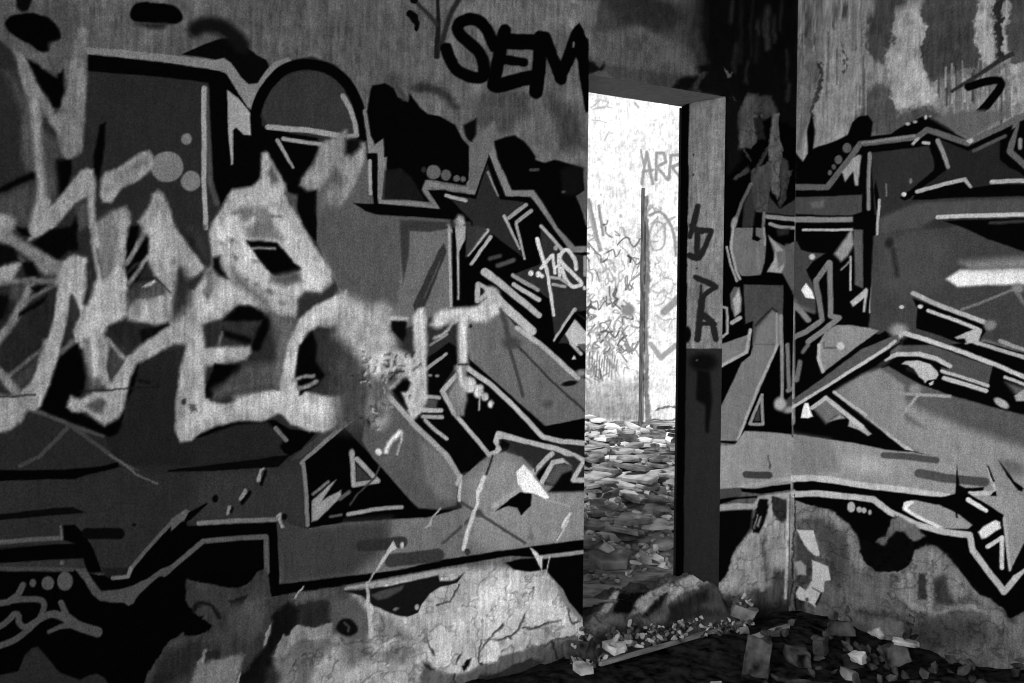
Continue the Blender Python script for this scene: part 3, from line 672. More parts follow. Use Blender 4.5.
L(140, 4.5, '767 216.5 797 219.5', .8); L(145, 3.6, '770 224 780 227 797 228', .8)
P(112, '733 228 764 228 766 240 765 262 761 275 742 277 736 268 731 250', .8); L(168, 2.6, '733 226 731 247 736 270 740 279', .7); L(155, 2, '764 228 765 245', .8)
P(4, '753 226 755.5 226 755.5 236 761 239 758 242 752 240', .7); L(128, 4, '757 250 760 270', 2)
L(158, 2.2, '727 247 731 265 737 281', .7)
P(90, '730 294 734 287 740 287 742 300 741 312 735 318 731 308', 1); P(172, '733 300 739 288 741 298 740 312 735 317', 1.5); L(165, 4, '732 323 740 318', .8)
L(158, 2.6, '719 306 727 308.5 728 318 727 333 722 337', .7)
P(4, '740 276 762 277 769 272 783 272 787 287 793 298 797 320 797 345 783 345 783 285 744 284', .8)
P(72, '744 284.5 783 285.5 783 345 752 345 753 321 745 324', .8); P(118, '773 309 782 318 782 345 753 345 757 328', 2.4); L(40, 2, '755 326 772 308 777 312', 1)
P(96, '768 236 775 241 785 246 797 240 797 300 790 288 782 272 767 272 771 264 775 260 773 250', .8)
P(165, '768 235 775 242 784 250 785 262 782 273 767 272 774 260 775 250', 1.2); P(110, '776 252 784 250 786 262 779 268', 1.4)
P(40, '776 229 790 228 788 234 778 236', 2); L(90, 5, '787 246 794 258', 2)
P(122, '718 345 750 334 750 345 748 353 718 369', .8); L(168, 3.2, '750 330 746.5 352 718 368', .8)
P(122, '753 345 778 345 776.5 350 738 441 718 441 718 412 742 362 750 356', .8); L(168, 2.8, '777.5 345 775 352 759 385 738 440', .7)
P(4, '718 441 738 441 742 436 740 443 735 444 718 443', .7)
L(155, 3, '762 395 763 424.5 750 424', .7); L(155, 3, '750 424 762 395', .7); P(60, '760 405 760 421 754 421', .7)
L(150, 2.2, '776.5 314 777 345', .7); L(150, 3.4, '781 316 782 345 782 402', .8)
L(130, 4, '787.5 345 789 390', 1); L(125, 4.4, '797 372 795 388 788 391', 1); P(70, '783 403 797 390 797 407 787 412', 1)
E(172, 780, 404, 6, 7, 0, 2.2); E(150, 790, 410, 7, 3.4, -10, 2)
P(152, '718 446 735 445 745 431 770 432 797 435 797 490 718 494', .9); P(150, '740 445 775 440 797 450 797 475 745 470', 8)
L(66, 7, '746 474.5 769 475.5', .9)
L(168, 4, '742 486.5 760 484 775 480 797 478.5', .9); P(72, '716 489 742 487.5 742 496 716 499', .9)
P(5, '741 488 755 489 772 486 797 483 797 489 780 491.5 760 494 742 492', .8); P(5, '716 500 735 497 757 496 757 498 738 499 716 506', .8)
P(165, '716 506 735 503 753 504 759 496 775 494 797 491.5 797 498 775 500 765 507 752 510 716 512', .9)
P(8, '716 512 752 509 750 528 742 540 733 553 728 572 716 590', 1.6)
part('bare_plaster_patch', 'tall pale bare plaster patch in the corner beside the doorway')
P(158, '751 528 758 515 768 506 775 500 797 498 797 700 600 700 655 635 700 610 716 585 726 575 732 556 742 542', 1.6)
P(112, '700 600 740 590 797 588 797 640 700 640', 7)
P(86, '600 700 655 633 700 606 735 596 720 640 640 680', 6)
P(12, '760 499 768 500 768 512 762 525 757 533 750 532 750 520', 1.2); L(140, 2.4, '756 526 760 517', 1); L(120, 2, '752 528 756 515', .9)
P(48, '773 496 788 500 790 516 782 522 777 518 772 508', 1.6); L(40, 1.2, '768 456 769 470', .7)
L(88, 5, '763 540 765 580', 3); L(80, 4, '762 600 762 622', 2.5); P(70, '772 570 786 570 786 620 770 616', 4); P(60, '755 590 770 588 768 620 752 618', 4)
L(150, 3, '764 574 763 590', 1.4); L(30, 2.4, '724 602 725 607', 1)
c.warp = .35; L(205, 2.4, '788 500 787.6 540 785.5 598', .7, a=.9); L(5, 1.6, '790.5 495 790 540 787.8 612', .7)
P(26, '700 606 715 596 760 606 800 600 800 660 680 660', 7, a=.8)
COAT_L = c
# ---------------------------------------------------------------- the paint on the side wall
c = Coat(); P, L, E, part = c.P, c.L, c.E, c.part; part()
c.warp = 6
P(128, '825 48 862 52 862 150 800 165 798 120 820 80', 6)
P(92, '797 -60 825 -60 820 60 812 95 797 110', 5)
for x, y0, y1, w, v in ((806,0,40,4,60),(815,10,50,2,55),(813,0,60,3,120),(830,0,45,3,110),(800,0,170,2,130),(836,5,30,4,70),(845,5,14,5,60)):
    L(v, w, f'{x} {y0} {x-.5} {y1}', 1.4)
L(48, 5, '820 68 818 95 814 116', 1.4, w2=4); L(60, 2.4, '842 45 846 60 843 75', 1); L(95, 14, '808 60 806 120', 5)
P(62, '878 -60 905 -60 903 25 898 40 888 50 884 65 872 60 868 42 872 28', 3)
P(66, '862 92 880 86 892 95 900 114 930 104 945 118 900 140 860 130', 3.5)
P(150, '898 5 918 0 924 40 926 70 936 92 930 102 898 108 890 95 883 60 892 45', 3)
P(60, '920 -60 984 -60 978 40 976 66 955 72 938 76 926 70 922 40', 1.8)
P(150, '984 -60 996 -60 994 60 982 60 976 40', 2.4); L(36, 7, '999 -20 1000 20 1000 56', 1.6); L(150, 4, '1006 0 1005 50', 1.4)
P(66, '1009 -60 1090 -60 1090 66 1010 64', 1.6); P(138, '1012 66 1090 68 1090 104 1012 106', 2)
P(98, '938 74 972 66 1010 62 1010 120 945 118', 3)
c.warp = .3; R0 = random.Random(3)
for k in range(26):
    x = R0.uniform(934, 1012); y = R0.uniform(60, 84); L(R0.choice((44, 60, 140, 150)), R0.uniform(.8, 2.2), f'{x:.1f} {y:.1f} {x:.1f} {y + R0.uniform(18, 50):.1f}', .9, a=.8)
for k in range(30):
    x = R0.uniform(798, 870); y = R0.uniform(-20, 90); L(R0.choice((56, 70, 130, 145)), R0.uniform(.7, 1.8), f'{x:.1f} {y:.1f} {x - .3:.1f} {y + R0.uniform(15, 60):.1f}', .9, a=.6)
L(40, 3.4, '952 91 975 77 1000 60 1012 54', 1.2, w2=5)
part('black_mark', 'black sprayed curved stroke shaped like a seven high on the side wall')
L(3, 8, '968 87 985 81.5 998 80.5 1001 86 992 99 977 116', .9, sm=1)
# -------- the side wall mural
part('mural_lettering', 'grey and black outlined letters across the side wall')
P(4, '795 152 803 162 810 150 820 146 835 141 848 135 853 122 860 116 868 115 873 122 871 136 890 134 905 125 922 117 930 116.5 945 124 956 133 972 142 1016 119 1090 90 1090 345 1090 640 1024 615 1010 626 1000 619 985 603 955 565 857 560 812 506 795 500', .9)
P(4, '807 131 812 113 815 130 813 150 808 160', 1.2); P(85, '800 118 805 130 800 150 796 150', 3)
P(84, '930 118 975 110 1012 112 970 140 958 134', 3)
E(160, 908, 124, 2.4, 1.6); E(150, 915, 122, 2.2, 1.4); E(165, 925.5, 117.5, 1.6, 2.2); E(130, 930, 116.5, 1.6, 1)
P(40, '871 153 929 146 934 160 934 171 912 194 918 199 1090 194 1090 292 990 270 960 235 870 310 876 230', 1)
P(30, '937 138 968 151 1012 132 1003 160 1024 176 1090 190 1090 184 990 185 971 188 965 178 914 193 946 170 949 166', .8)
P(62, '795 197 862 195 862 216 795 214', 1); L(115, 6, '795 219.5 856 219.5', .9, w2=5); P(85, '810 202 825 200 824 207 812 208', 2)
L(82, 6, '795 187 827 187 850 158 860 144 918 137 927 130 968 143 1016 120 1060 98', .8); L(82, 6.5, '1017 118 1010 152 1040 178', .8); L(112, 2.4, '862 143 915 136', 1)
P(150, '911 144 916 138 920 137 919 140 913 146', .7); P(160, '966 140 972 138 974 141 970 144', .8); L(155, 3.4, '923.5 143 929 143.5', .7)
part('paint_dot_row', 'four grey dots rising along the painted outline near the corner')
E(82, 847, 148, 4.4, 5); E(78, 838.6, 159.4, 3.7, 4.4); E(76, 833.8, 166.6, 2.1, 2.8); E(84, 829.7, 172.5, 2, 2.6)
part('painted_star', 'dark painted star with white highlights high on the side wall')
P(4, '930 140 938 142 949 168 936 174 916 190 911 198 905 201 900 198 915 186 934 170 936 158', .8)
P(4, '912 200 916 193 965 181 972 188 990 186 1090 183 1090 193 950 194 935 199', .8)
P(4, '1000 135 1015 128 1005 152 1030 176 1010 168 1000 160', .9)
L(118, 5, '938 141 943 152 948 167', .8, w2=4); L(72, 3.4, '974 151 1005 136', 1); L(150, 4, '917 191.5 940 185 965 179.5', .7); L(140, 4, '965 180 970.5 187', .7, w2=3); L(150, 4.4, '992 182 1024 180.5 1060 180', .7)
E(190, 904, 194.5, 2.4, 2.4); E(110, 910.5, 181, 1.6, 2.6); L(120, 1, '886.5 184 886.5 196', .6); L(120, 4, '1020 140 1020 148', 1)
part('mural_lettering', 'grey and black outlined letters across the side wall')
P(4, '862 146 870 150 866 172 866 216 877 215 874 190 876 180 880 200 872 312 866 330 853 330 853 215 862 212', .8)
L(112, 4, '869.5 154 868.5 185 868.5 209', .8); P(140, '842 172 853 158 858 155 861 156 859 175 858 186 855 186 853 172 845 182', 1.2)
L(155, 2.6, '879.5 200 876 245 870 312', .7); P(76, '854 229 863 230 863 289 855 285', .9)
P(66, '880 218 918 202 1090 196 1090 213 938 217 920 228 880 235', 3); L(165, 4.2, '938 217 1024 214.5 1060 213', .7); P(4, '944 221 1090 216 1090 256 1024 252 990 240 958 226', .9); L(45, 3, '990 223 1030 221', 1.4)
P(54, '873 236 958 226 990 240 1024 252 1090 262 1090 380 1024 376 993 363 931 341 905 332 880 335 868 332 870 312', 1.2)
P(62, '885 235 920 228 950 240 940 290 900 300 880 290', 12); E(30, 889, 243, 4, 5, 0, 2.5); L(36, 4, '893 250 897 275', 3)
P(205, '946 279 960 270 985 269 1090 266 1090 284 985 285 958 287', 2.2); P(110, '960 262 1000 258 1090 255 1090 268 970 270', 6)
L(98, 2.8, '962 310 985 301 1012 290', .9); L(95, 4, '1015 290 1030 312', 1.4); E(112, 1018, 288, 6, 5, 0, 3)
P(4, '912 298 920 301 985 325 986 331 976 345 970 346 916 328 917 308', .8); L(150, 4.6, '912.5 293 932 302 956 312 984 322', .8); E(110, 990, 325, 6, 5, 0, 2); L(165, 3.6, '928 310.5 955 320 980 330', .8)
P(150, '955 337 976 328 982 331 978 344 968 345 965 338 958 339', 1); E(175, 920, 306.5, 2.8, 2.2); E(170, 901.5, 307, 2.4, 1.8)
E(130, 899, 331, 9, 7, 0, 4); L(150, 5, '893 342 902 333', 1.6)
L(85, 9, '985 343 1010 352 1060 372', 1.4)
P(4, '950 344 985 342 1090 372 1090 392 1024 374 993 361', .8); L(150, 4, '975 342 1000 350 1030 359', .8); L(130, 4, '1000 341 1030 352', .8); E(120, 967, 343, 2, 1)
P(66, '898 345 931 345 993 367 988 388 945 370 920 357 895 352 875 362', 1.2)
L(168, 4.6, '905 333 931 341.5 965 353 993 364 1024 377 1060 392', .8)
P(4, '888 361 898 356 920 357 938 362 952 367 948 369 941 367 942 371 988 387 993 366 1024 380 1090 400 1090 426 1024 414 1000 409 960 398 920 384 895 372 888 366', .8)
L(158, 4.4, '886 359 897 354 920 354 936 358.5 950 366', .8)
P(155, '901 364 905 361 918 360 930 364 937 371 938.5 375 936 379 928 380 925 383 924 380 919 376.5 915 371 908 365', .8); P(20, '905 365 913 368 918 375 906 370', 1.6); P(160, '929 383 934 380 933 384 930 385', .6)
L(155, 3.6, '942 371 965 378 988 386', .8); L(162, 4.4, '944 378 965 384 986 391', .8); E(150, 1001.5, 403, 8.5, 4, 33, .9)
L(158, 3.2, '1005 377 1024 384.5 1060 396', .8); P(75, '1005 382 1024 388 1030 400 1015 394', 3); P(140, '1014 396 1024 389 1030 390 1030 401 1016 401', 1.2)
# body of the lower letter with swept highlights
P(74, '853 380 888 366 920 384 960 398 1000 409 1024 414 1090 426 1090 500 1024 495 960 470 905 446 853 404', 1.2)
P(124, '846 386 868 377 893 395 925 410 960 426 1000 440 1090 465 1090 520 940 470 900 444 853 405', 7)
P(88, '885 400 905 412 925 428 912 424 890 408', 4); P(80, '905 395 950 400 960 415 940 412', 5)
L(140, 3, '850 393.5 890 393 918 394.5 950 396', 1.2); L(140, 3, '919 394 902 415', 1.2); E(120, 915, 389, 6, 5, 0, 3); E(50, 890, 427.5, 1.6, 2.4)
P(135, '862 371 876 366 898 346 903 340 900 352 885 366 868 378', 2, a=.25)
L(170, 4, '850 403 877 424 903 446 912 452', .8); P(4, '846 405 853 410 905 450 930 455 900 451 853 443 780 436 780 430', .8)
P(140, '850 418 858 421 872 434 868 436 858 430 848 426', .9)
P(130, '793 434 853 443 890 450 930 455 960 470 1024 495 1090 510 1090 548 1024 548 1010 570 1004 540 1002 515 985 504 965 492 955 495 905 489 853 483 793 476', .9)
P(112, '793 434 830 440 840 470 793 478', 5); E(150, 870, 465, 20, 8, 10, 6); E(95, 1012, 468, 14, 7, 20, 4)
L(66, 6.5, '884 455 900 456 936 460', 1); L(66, 9, '919 473 945 478 985 482', 1.1)
P(5, '957 464 959 485 965 488 984 487 983 490 968 494 985 503 1003 515 1002 520 960 505 954 504 955 490', .8)
L(165, 4.4, '970 493 995 493.5', .8); P(5, '992 493 996 491 997 496 990 496', .6); L(165, 2.6, '988 468 995 490', .7); P(5, '987 465 989 466 995 481 993 482', .6)
P(5, '998 460 1003 466 1014 481 1024 488 1022 491 1018 490 1008 478', .7)
L(170, 6.5, '793 478.5 810 478 830 480 853 484 905 490 950 497', .9)
P(4, '793 482.5 812 481 853 487 880 491 905 496 915 495 940 497 965 491 985 504 1003 515 1006 545 1010 575 995 575 984 560 974 545 970 535 940 532 915 525 893 511 875 499 853 495 812 489 793 489', .8)
L(166, 6.5, '793 494 812 493 853 497 873 499 890 512 915 524 945 532 970 535 973 550 988 571 1004 592 1024 568 1040 545', .9)
P(132, '902 508 906 501.5 915 500 940 505 960 515 972.5 525 968 529 945 528.5 920 518', .9); P(205, '904 502 912 500 914 502 908 508 914 513 945 528 938 528 918 519 903 510', 1); L(10, 2, '956 512 957 517', .7)
L(195, 5, '968 499.5 986 511', .8, w2=4); P(200, '978 532 984 526 995 520 1000 522 1001 528 986 538 982 539', 1.2); L(185, 4.4, '988 546.5 1002 537.5 1002 568', .8); L(160, 3, '1004 518 1007 545 1010 570', .8)
P(5, '1024 543 1090 500 1090 520 1015 575 1009 575', .8)
part('paint_dot_row', 'four pale dots in a black blob low on the side wall')
P(4, '853 500 870 503 885 515 888.5 526 886 535 880 539 866 533 853 526 840 515', 1); E(150, 851, 507, 4, 5.2); E(150, 859, 509.5, 2.7, 3); E(150, 864, 510.3, 2.6, 3); E(145, 870, 512.3, 1.8, 2.6)
part('bare_plaster_patch', 'pale worn foot of the side wall under the mural')
P(84, '793 560 795 514 803 508 814 506 835 513 850 525 857 538 859 552 866 566 880 573 902 574 906 562 914 551 925 545 936 548 950 559 960 574 970 590 985 597 1000 608 1010 620 1024 612 1090 620 1090 720 780 720 780 600', 1.2)
P(110, '795 520 803 509 814 507 835 514 850 526 857 538 859 552 868 568 860 575 850 560 846 540 832 524 812 520', 3); P(62, '802 520 825 518 842 535 848 560 840 585 828 580 830 560 815 530', 5)
P(114, '885 600 904 574 908 562 916 551 926 546 936 549 950 560 962 577 975 592 940 606 905 600', 4); P(46, '919 573 927 573 926 600 918 600', 1.6); P(50, '934 580 945 575 955 605 934 604', 4); L(122, 6, '930 570 929 612', 1.8); L(118, 6, '906 600 922 610 930 614 950 608 970 606 985 612', 2.2)
P(100, '975 594 990 600 1003 612 1012 628 1000 632 985 612', 3); P(96, '1010 630 1030 612 1090 620 1090 680 1020 670', 6); P(58, '905 622 940 615 980 616 990 640 940 650 905 640', 9); P(84, '850 575 880 580 900 600 880 620 850 600', 8)
P(8, '888 540 896 532 906 533 914 541 915 553 908 566 900 572 876 572 866 563 860 552 857 538 866 541 876 545', 1.2)
P(90, '884 547 876 543 880 539 887 537 890 520 896 515 920 528 925 536 914 541 905 533 896 532', 1.6)
L(40, 1.2, '931 560 932 566', .7); L(50, 4, '860 612 900 618', 6); P(150, '866 634 872 630 880 627 886 636 880 640 870 640', 2.2); P(120, '880 640 900 646 912 648 905 650 885 646', 2.2)
P(40, '795 600 803 596 806 640 793 640', 3); L(5, 1.6, '796 588 795.5 612', .7); L(5, 1, '795 494 793 560 790 606', .7)
P(55, '797 525 803 535 808 550 818 560 812 575 800 590 795 580', 2.5)
part('plaster_chip', 'white peeled plaster flakes at the corner end of the side wall')
P(175, '796 530 806 531 813 530.5 820 553 819 556 814 555 804 545', .9, -.003); P(172, '812 560 820 563 828 566 831 579 824 581 824 590 818 600 815 607 807 601 799 600 796 592 799 586 806 590 812 580', 1, -.003); P(135, '794 562 800 560 806 566 806 575 797 575', 1.5, -.002)
E(70, 807, 599, 2, 2); L(15, 2, '821 593 816 604', .8, -.003); L(90, 1, '812 588 823 593', .7)
part('mural_lettering', 'grey and black outlined letters across the side wall')
# near the corner: star arm, triangular outline, disc and long bar
P(58, '793 240 797 242 801 250 812 253 825 253.5 813 262 806 270 815 290 816 312 806 306 793 300', .9); E(165, 812, 257, 3, 2.8, 0, 1); P(215, '801 290 806 283 812 291 814.5 299 806 298', .7)
P(78, '793 296 800 303 815 310 815 314 800 310 793 306', 1.5); L(112, 6, '791 303 800 310 808 320', 1.2)
L(155, 2.6, '803 230 852 229.5', .7); P(130, '852 228 854 245 848 256 841 262 834 254 845 238', 2.2); L(150, 2.2, '850.5 257 850.5 290', .7); L(110, 2, '841 270 849 262', .8)
L(102, 5.5, '829 263 815.5 281.5 819 300 822 320 806 332 788 340', .8); L(108, 5.5, '829.5 263 830.5 316 839 318 828 327 808 342', .8)
P(155, '850 302 866 288 868 290 865 312 862.5 312 864 298 853 307', .9)
P(118, '818 345 825 332 836 325 850 325 870 328 879 331 862 343 824 372 819 362', .9); L(160, 3.4, '819 345 818.5 358 823 372', .8); E(170, 840.5, 346, 4, 4, 0, 1); L(70, 1.5, '824 342 824 348 836 348', .8)
P(4, '822 374 862 345 885 331 889 334 862 352 826 378', .8); P(74, '786 402 795 398 862 349 898 334 900 342 862 366 800 403', .9); L(166, 3.2, '785 411 800 403 862 364 888 347 895 341', .8)
P(4, '800 410 862 369 890 350 890 356 866 371 834 394 812 410', .9)
L(95, 5, '800 362 797 380', 1); L(92, 4, '803 352 808 345', 1.2)
P(215, '801 418 802.5 410 805 403 808.5 403 810 409 813 417 808 418.5', .8)
P(118, '834 391 850 381 862 374 880 368 905 385 905 446 862 415', 2.5, a=.9)
L(158, 3, '834 392 850 404 866 415', .7)
P(95, '812 408 826 398 836 403 846 414 836 416 826 424 816 412', 2.4); L(166, 4, '812 408 826 397.5 840 409 862 427', .8, w2=5); P(130, '828 422 840 414 846 418 836 420', 1.4)
L(95, 1.4, '793 420 793 436', .7)
COAT_R = c
# ---------------------------------------------------------------- the paint on the side of the doorway
c = Coat(); P, L, E, part = c.P, c.L, c.E, c.part
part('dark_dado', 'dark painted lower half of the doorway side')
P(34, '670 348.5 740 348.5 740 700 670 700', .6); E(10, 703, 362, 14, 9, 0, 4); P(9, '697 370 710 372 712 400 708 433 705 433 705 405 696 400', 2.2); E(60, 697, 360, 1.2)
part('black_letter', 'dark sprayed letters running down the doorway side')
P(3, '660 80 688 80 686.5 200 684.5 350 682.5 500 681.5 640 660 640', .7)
L(28, 6.5, '697.5 207 694 222 689 236', .8); L(28, 5.5, '700 230 711 231 706 244 699 258', .8); L(28, 6, '697 232 697 258 688 255', .8); L(30, 5, '690 226 702 232', .8)
L(28, 5.6, '695 277 706 281 715.5 286.5 706 293 701 302', .8); L(30, 3, '701 285 701 300', .8); L(28, 7, '702.5 300 700 318 697 339', .8); L(28, 6.5, '704 316 712 322 715.5 339', .8); L(28, 4.4, '699 324 715 324', .8)
E(40, 697, 268, 1), E(40, 693, 155, 1.2), E(40, 692, 175, 1.2), E(40, 694, 210, 1.2); E(6, 686, 334, 4, 8, 0, 1)
COAT_J = c
# ---------------------------------------------------------------- lit lumps and shaded gaps of the broken sill, put into its colour
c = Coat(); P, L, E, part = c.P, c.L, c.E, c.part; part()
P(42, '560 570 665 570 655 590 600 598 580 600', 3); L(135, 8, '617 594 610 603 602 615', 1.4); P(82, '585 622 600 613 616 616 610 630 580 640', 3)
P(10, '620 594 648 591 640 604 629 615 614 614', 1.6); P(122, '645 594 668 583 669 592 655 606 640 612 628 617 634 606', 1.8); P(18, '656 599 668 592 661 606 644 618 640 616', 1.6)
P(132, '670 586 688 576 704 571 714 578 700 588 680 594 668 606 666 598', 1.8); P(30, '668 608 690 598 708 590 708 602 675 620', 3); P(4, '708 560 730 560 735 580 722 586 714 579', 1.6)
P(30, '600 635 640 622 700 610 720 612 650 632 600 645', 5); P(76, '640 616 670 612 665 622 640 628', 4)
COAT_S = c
# ---------------------------------------------------------------- the paint on the sunlit yard wall
c = Coat(); P, L, E, part = c.P, c.L, c.E, c.part
part('sprayed_letter', 'grey sprayed letters ARR high on the sunlit wall')
g = 138
L(g, 3.2, '642 184 647 152 653 184', .6); L(g, 2.6, '643 172 653 170', .6); L(g, 2, '641 150 644 166', .6)
L(g, 3.2, '656 180 657 153 664 153 666 162 657 167 668 180', .6); L(g, 3.2, '669 178 671 155 680 155 681 163 672 167 682 180', .6)
part('faint_scribble', 'faint grey scribbles at the top of the sunlit wall')
L(165, 1.4, '591 108 600 100 609 102 604 108 593 109 606 106 612 108', .6); L(165, 1.2, '592 120 600 121 606 123', .6); L(165, 1.4, '604 141 609 132', .6); L(150, 2, '635 103 638 107', .8)
part('scribble', 'dense grey scribbles over the lower sunlit wall')
R_ = random.Random(8)
L(128, 3.4, '589 200 594 222 600 250', .7); L(128, 3, '599 206 603 235', .7); L(150, 2.4, '586 196 590 214 596 240 602 250', .7); E(165, 620.5, 216, 2, 2)
for k in range(120):
    x, y = R_.uniform(578, 640), R_.uniform(225, 378); n = R_.randint(3, 6); t = []
    for q in range(n):
        t.append(f'{x:.1f} {y:.1f}'); x += R_.uniform(-7, 7); y += R_.uniform(-9, 10)
    L(R_.choice((80, 118, 140, 150, 160)), R_.uniform(.8, 2.0), ' '.join(t), .6, sm=1)
for k in range(24):
    x, y = R_.uniform(650, 684), R_.uniform(205, 330); t = []
    for q in range(4):
        t.append(f'{x:.1f} {y:.1f}'); x += R_.uniform(-8, 8); y += R_.uniform(-8, 9)
    L(R_.choice((150, 160, 170)), R_.uniform(.8, 1.8), ' '.join(t), .6, sm=1)
for k in range(170):                                       # the same scribbles run on along the wall, past both sides of the doorway
    x = R_.uniform(425, 575) if k % 2 else R_.uniform(692, 860); y = R_.uniform(170, 385); t = []
    for q in range(R_.randint(3, 6)):
        t.append(f'{x:.1f} {y:.1f}'); x += R_.uniform(-9, 9); y += R_.uniform(-9, 10)
    L(R_.choice((95, 118, 140, 150, 160)), R_.uniform(1, 3), ' '.join(t), .8, sm=1)
L(135, 3, '650 215 660 212 668 220 674 235 676 255', .8, sm=1); L(150, 2, '649 235 655 222 664 226 664 245 654 250 649 238', .8, sm=1); L(60, 2.4, '628 256 631 258 630 262', .6)
L(150, 5, '651 344 661 358 676 345', .8); L(135, 7, '664 312 676 300', 1.4); E(120, 628, 310, 7, 6, 0, 2); L(120, 1.6, '622 326 632 350 640 340', .6, sm=1)
for k in range(12): L(110, 1.2, f'{590+k*2.5:.1f} {352+k%3*4} {589+k*2.5:.1f} {368+k%5*3}', .6)
for k in range(4): L(80, 1.4, f'{594+R_.uniform(0,10):.1f} {370+k*3} {600+R_.uniform(0,6):.1f} {379+k}', .6)
part()
P(165, '380 380 640 380 640 404 380 404', 5); P(150, '380 404 640 400 640 420 380 424', 3); P(215, '650 405 700 405 700 425 650 425', 2)
L(90, 1.6, '648 419 662 420 675 421 690 416', .6); L(90, 1.4, '656 408 690 408', .6)
L(112, 5.5, '646.5 200 646.5 300 647 425', 1.2)
COAT_B = c
# ---------------------------------------------------------------- walls
def base_left(u, z, X, Y):
    q = np.maximum(-30 - X, 0); Y += .34 * q; X[:] = np.where(X < -30, -30 + .8 * q, X)                      # the wall carries on to the left with paint of the same kind
    return 84 + 16 * fbm(u * 3, z * 3, 3, 5) + 12 * fbm(u * 60, z * 1.6, 9, 3) * np.clip((200 - Y) / 120, 0, 1) + 12 * np.clip((X - 380) / 120, 0, 1)

def base_right(u, z, X, Y):
    q = np.maximum(X - 1050, 0); Y -= .3 * q; X[:] = np.where(X > 1050, 1050 - .8 * q, X)
    return 112 + 24 * fbm(u * 5, z * 4, 13, 5) + 22 * fbm(u * 70, z * 1.5, 19, 3) * np.clip((230 - Y) / 120, 0, 1)

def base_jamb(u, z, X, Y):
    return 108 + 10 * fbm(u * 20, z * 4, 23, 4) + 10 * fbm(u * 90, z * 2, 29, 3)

def base_back(u, z, X, Y):
    return 222 + 8 * fbm(u * 3, z * 3, 43, 4)

zs = np.unique(np.round(np.concatenate([np.linspace(-0.10, 2.62, 815), [ZL], np.linspace(2.62, ROOF, 12)]), 5))
zs = zs[(np.abs(zs - ZL) > 0.0016) | (zs == np.round(ZL, 5))]
ul = np.array([u_at(x) for x in np.concatenate([np.arange(-360, -40, 1.6), np.arange(-40, 792.2, 1.0)])]); ul[-1] = 0.0
ul = ul[(np.abs(ul - UD0) > 0.0016) & (np.abs(ul - UD1) > 0.0016)]
ul = np.unique(np.concatenate([np.linspace(ul[0] - 1.6, ul[0], 40)[:-1], ul, [UD0, UD1, 0.0]]))
ul = ul[ul <= 0]
zlr = np.round(ZL, 5)
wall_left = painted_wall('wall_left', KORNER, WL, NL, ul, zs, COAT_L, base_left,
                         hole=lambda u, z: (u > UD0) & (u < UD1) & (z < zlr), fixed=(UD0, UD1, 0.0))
wall_left['label'] = 'graffiti covered plaster wall with the doorway'; wall_left['category'] = 'wall'
sr = np.array([max(0, s_at(x)) for x in np.concatenate([np.arange(792, 1036, 1.0), np.arange(1036, 1300, 1.6)])]); sr[0] = 0
sr = np.concatenate([sr, np.linspace(sr[-1], sr[-1] + 1.2, 30)[1:]])
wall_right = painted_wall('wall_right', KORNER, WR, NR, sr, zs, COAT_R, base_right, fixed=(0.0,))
wall_right['label'] = 'graffiti covered plaster side wall right of the corner'; wall_right['category'] = 'wall'
jz = zs[zs <= zlr]
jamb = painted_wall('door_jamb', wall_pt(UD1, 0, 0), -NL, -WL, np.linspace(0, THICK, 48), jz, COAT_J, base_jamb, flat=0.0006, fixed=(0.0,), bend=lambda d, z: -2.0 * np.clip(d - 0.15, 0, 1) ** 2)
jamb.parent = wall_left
YB = 12.9
bx0, bx1 = [on_plane(x, 300, np.array([0, YB, 0]), np.array([0, -1.0, 0]))[0] for x in (400, 900)]
bxs = np.concatenate([np.linspace(-3.0, bx0, 30)[:-1], np.linspace(bx0, bx1, 520), np.linspace(bx1, 5.5, 40)[1:]])
wall_back = painted_wall('wall_back', np.array([0, YB, 0.0]), np.array([1.0, 0, 0]), np.array([0, -1.0, 0]), bxs,
                         np.linspace(0, 4.2, 420), COAT_B, base_back, flat=0.002)
wall_back['label'] = 'sunlit pale wall of the roofless yard seen through the doorway'; wall_back['category'] = 'wall'

def uvbox(bm, u0, u1, d0, d1, z0, z1):
    v = [bm.verts.new(wall_pt(u, d, z)) for u in (u0, u1) for d in (d0, d1) for z in (z0, z1)]
    for q in ((0, 1, 3, 2), (4, 6, 7, 5), (0, 4, 5, 1), (2, 3, 7, 6), (0, 2, 6, 4), (1, 5, 7, 3)):
        bm.faces.new([v[k] for k in q])
bm = bmesh.new()
uvbox(bm, ul[0], UD0 - 0.012, 0.012, THICK, -0.1, ROOF); uvbox(bm, UD1 + 0.05, 0.25, 0.012, THICK, -0.1, ROOF)
uvbox(bm, UD0 - 0.012, UD1 + 0.05, 0.012, THICK, ZL + 0.012, ROOF)
tag(link('masonry', bm_done(bm, 'masonry'), M_RAW, wall_left))
bm = bmesh.new()                                              # underside of the lintel and the near side of the doorway
n = 30
for (p, q) in (((UD0, ZL), (UD1 + 0.05, ZL)), ((UD0, -0.1), (UD0, ZL))):
    rows = []
    for i in range(n + 1):
        t = i / n; r = []
        for k in range(9):
            d = THICK * k / 8
            P_ = wall_pt(p[0] + (q[0] - p[0]) * t, d, p[1] + (q[1] - p[1]) * t)
            w = 0.006 * mnoise.noise(Vector(P_ * 14)) * (1 if 0 < k < 8 else 0.3)
            P_ = P_ + (np.array([0, 0, 1.0]) if p[1] == q[1] else -WL) * abs(w)
            r.append(bm.verts.new(P_))
        rows.append(r)
    for i in range(n):
        for k in range(8): bm.faces.new((rows[i][k], rows[i + 1][k], rows[i + 1][k + 1], rows[i][k + 1]))
o = link('reveal', bm_done(bm, 'reveal'), M_REVEAL, wall_left)
bm = bmesh.new()
v = []
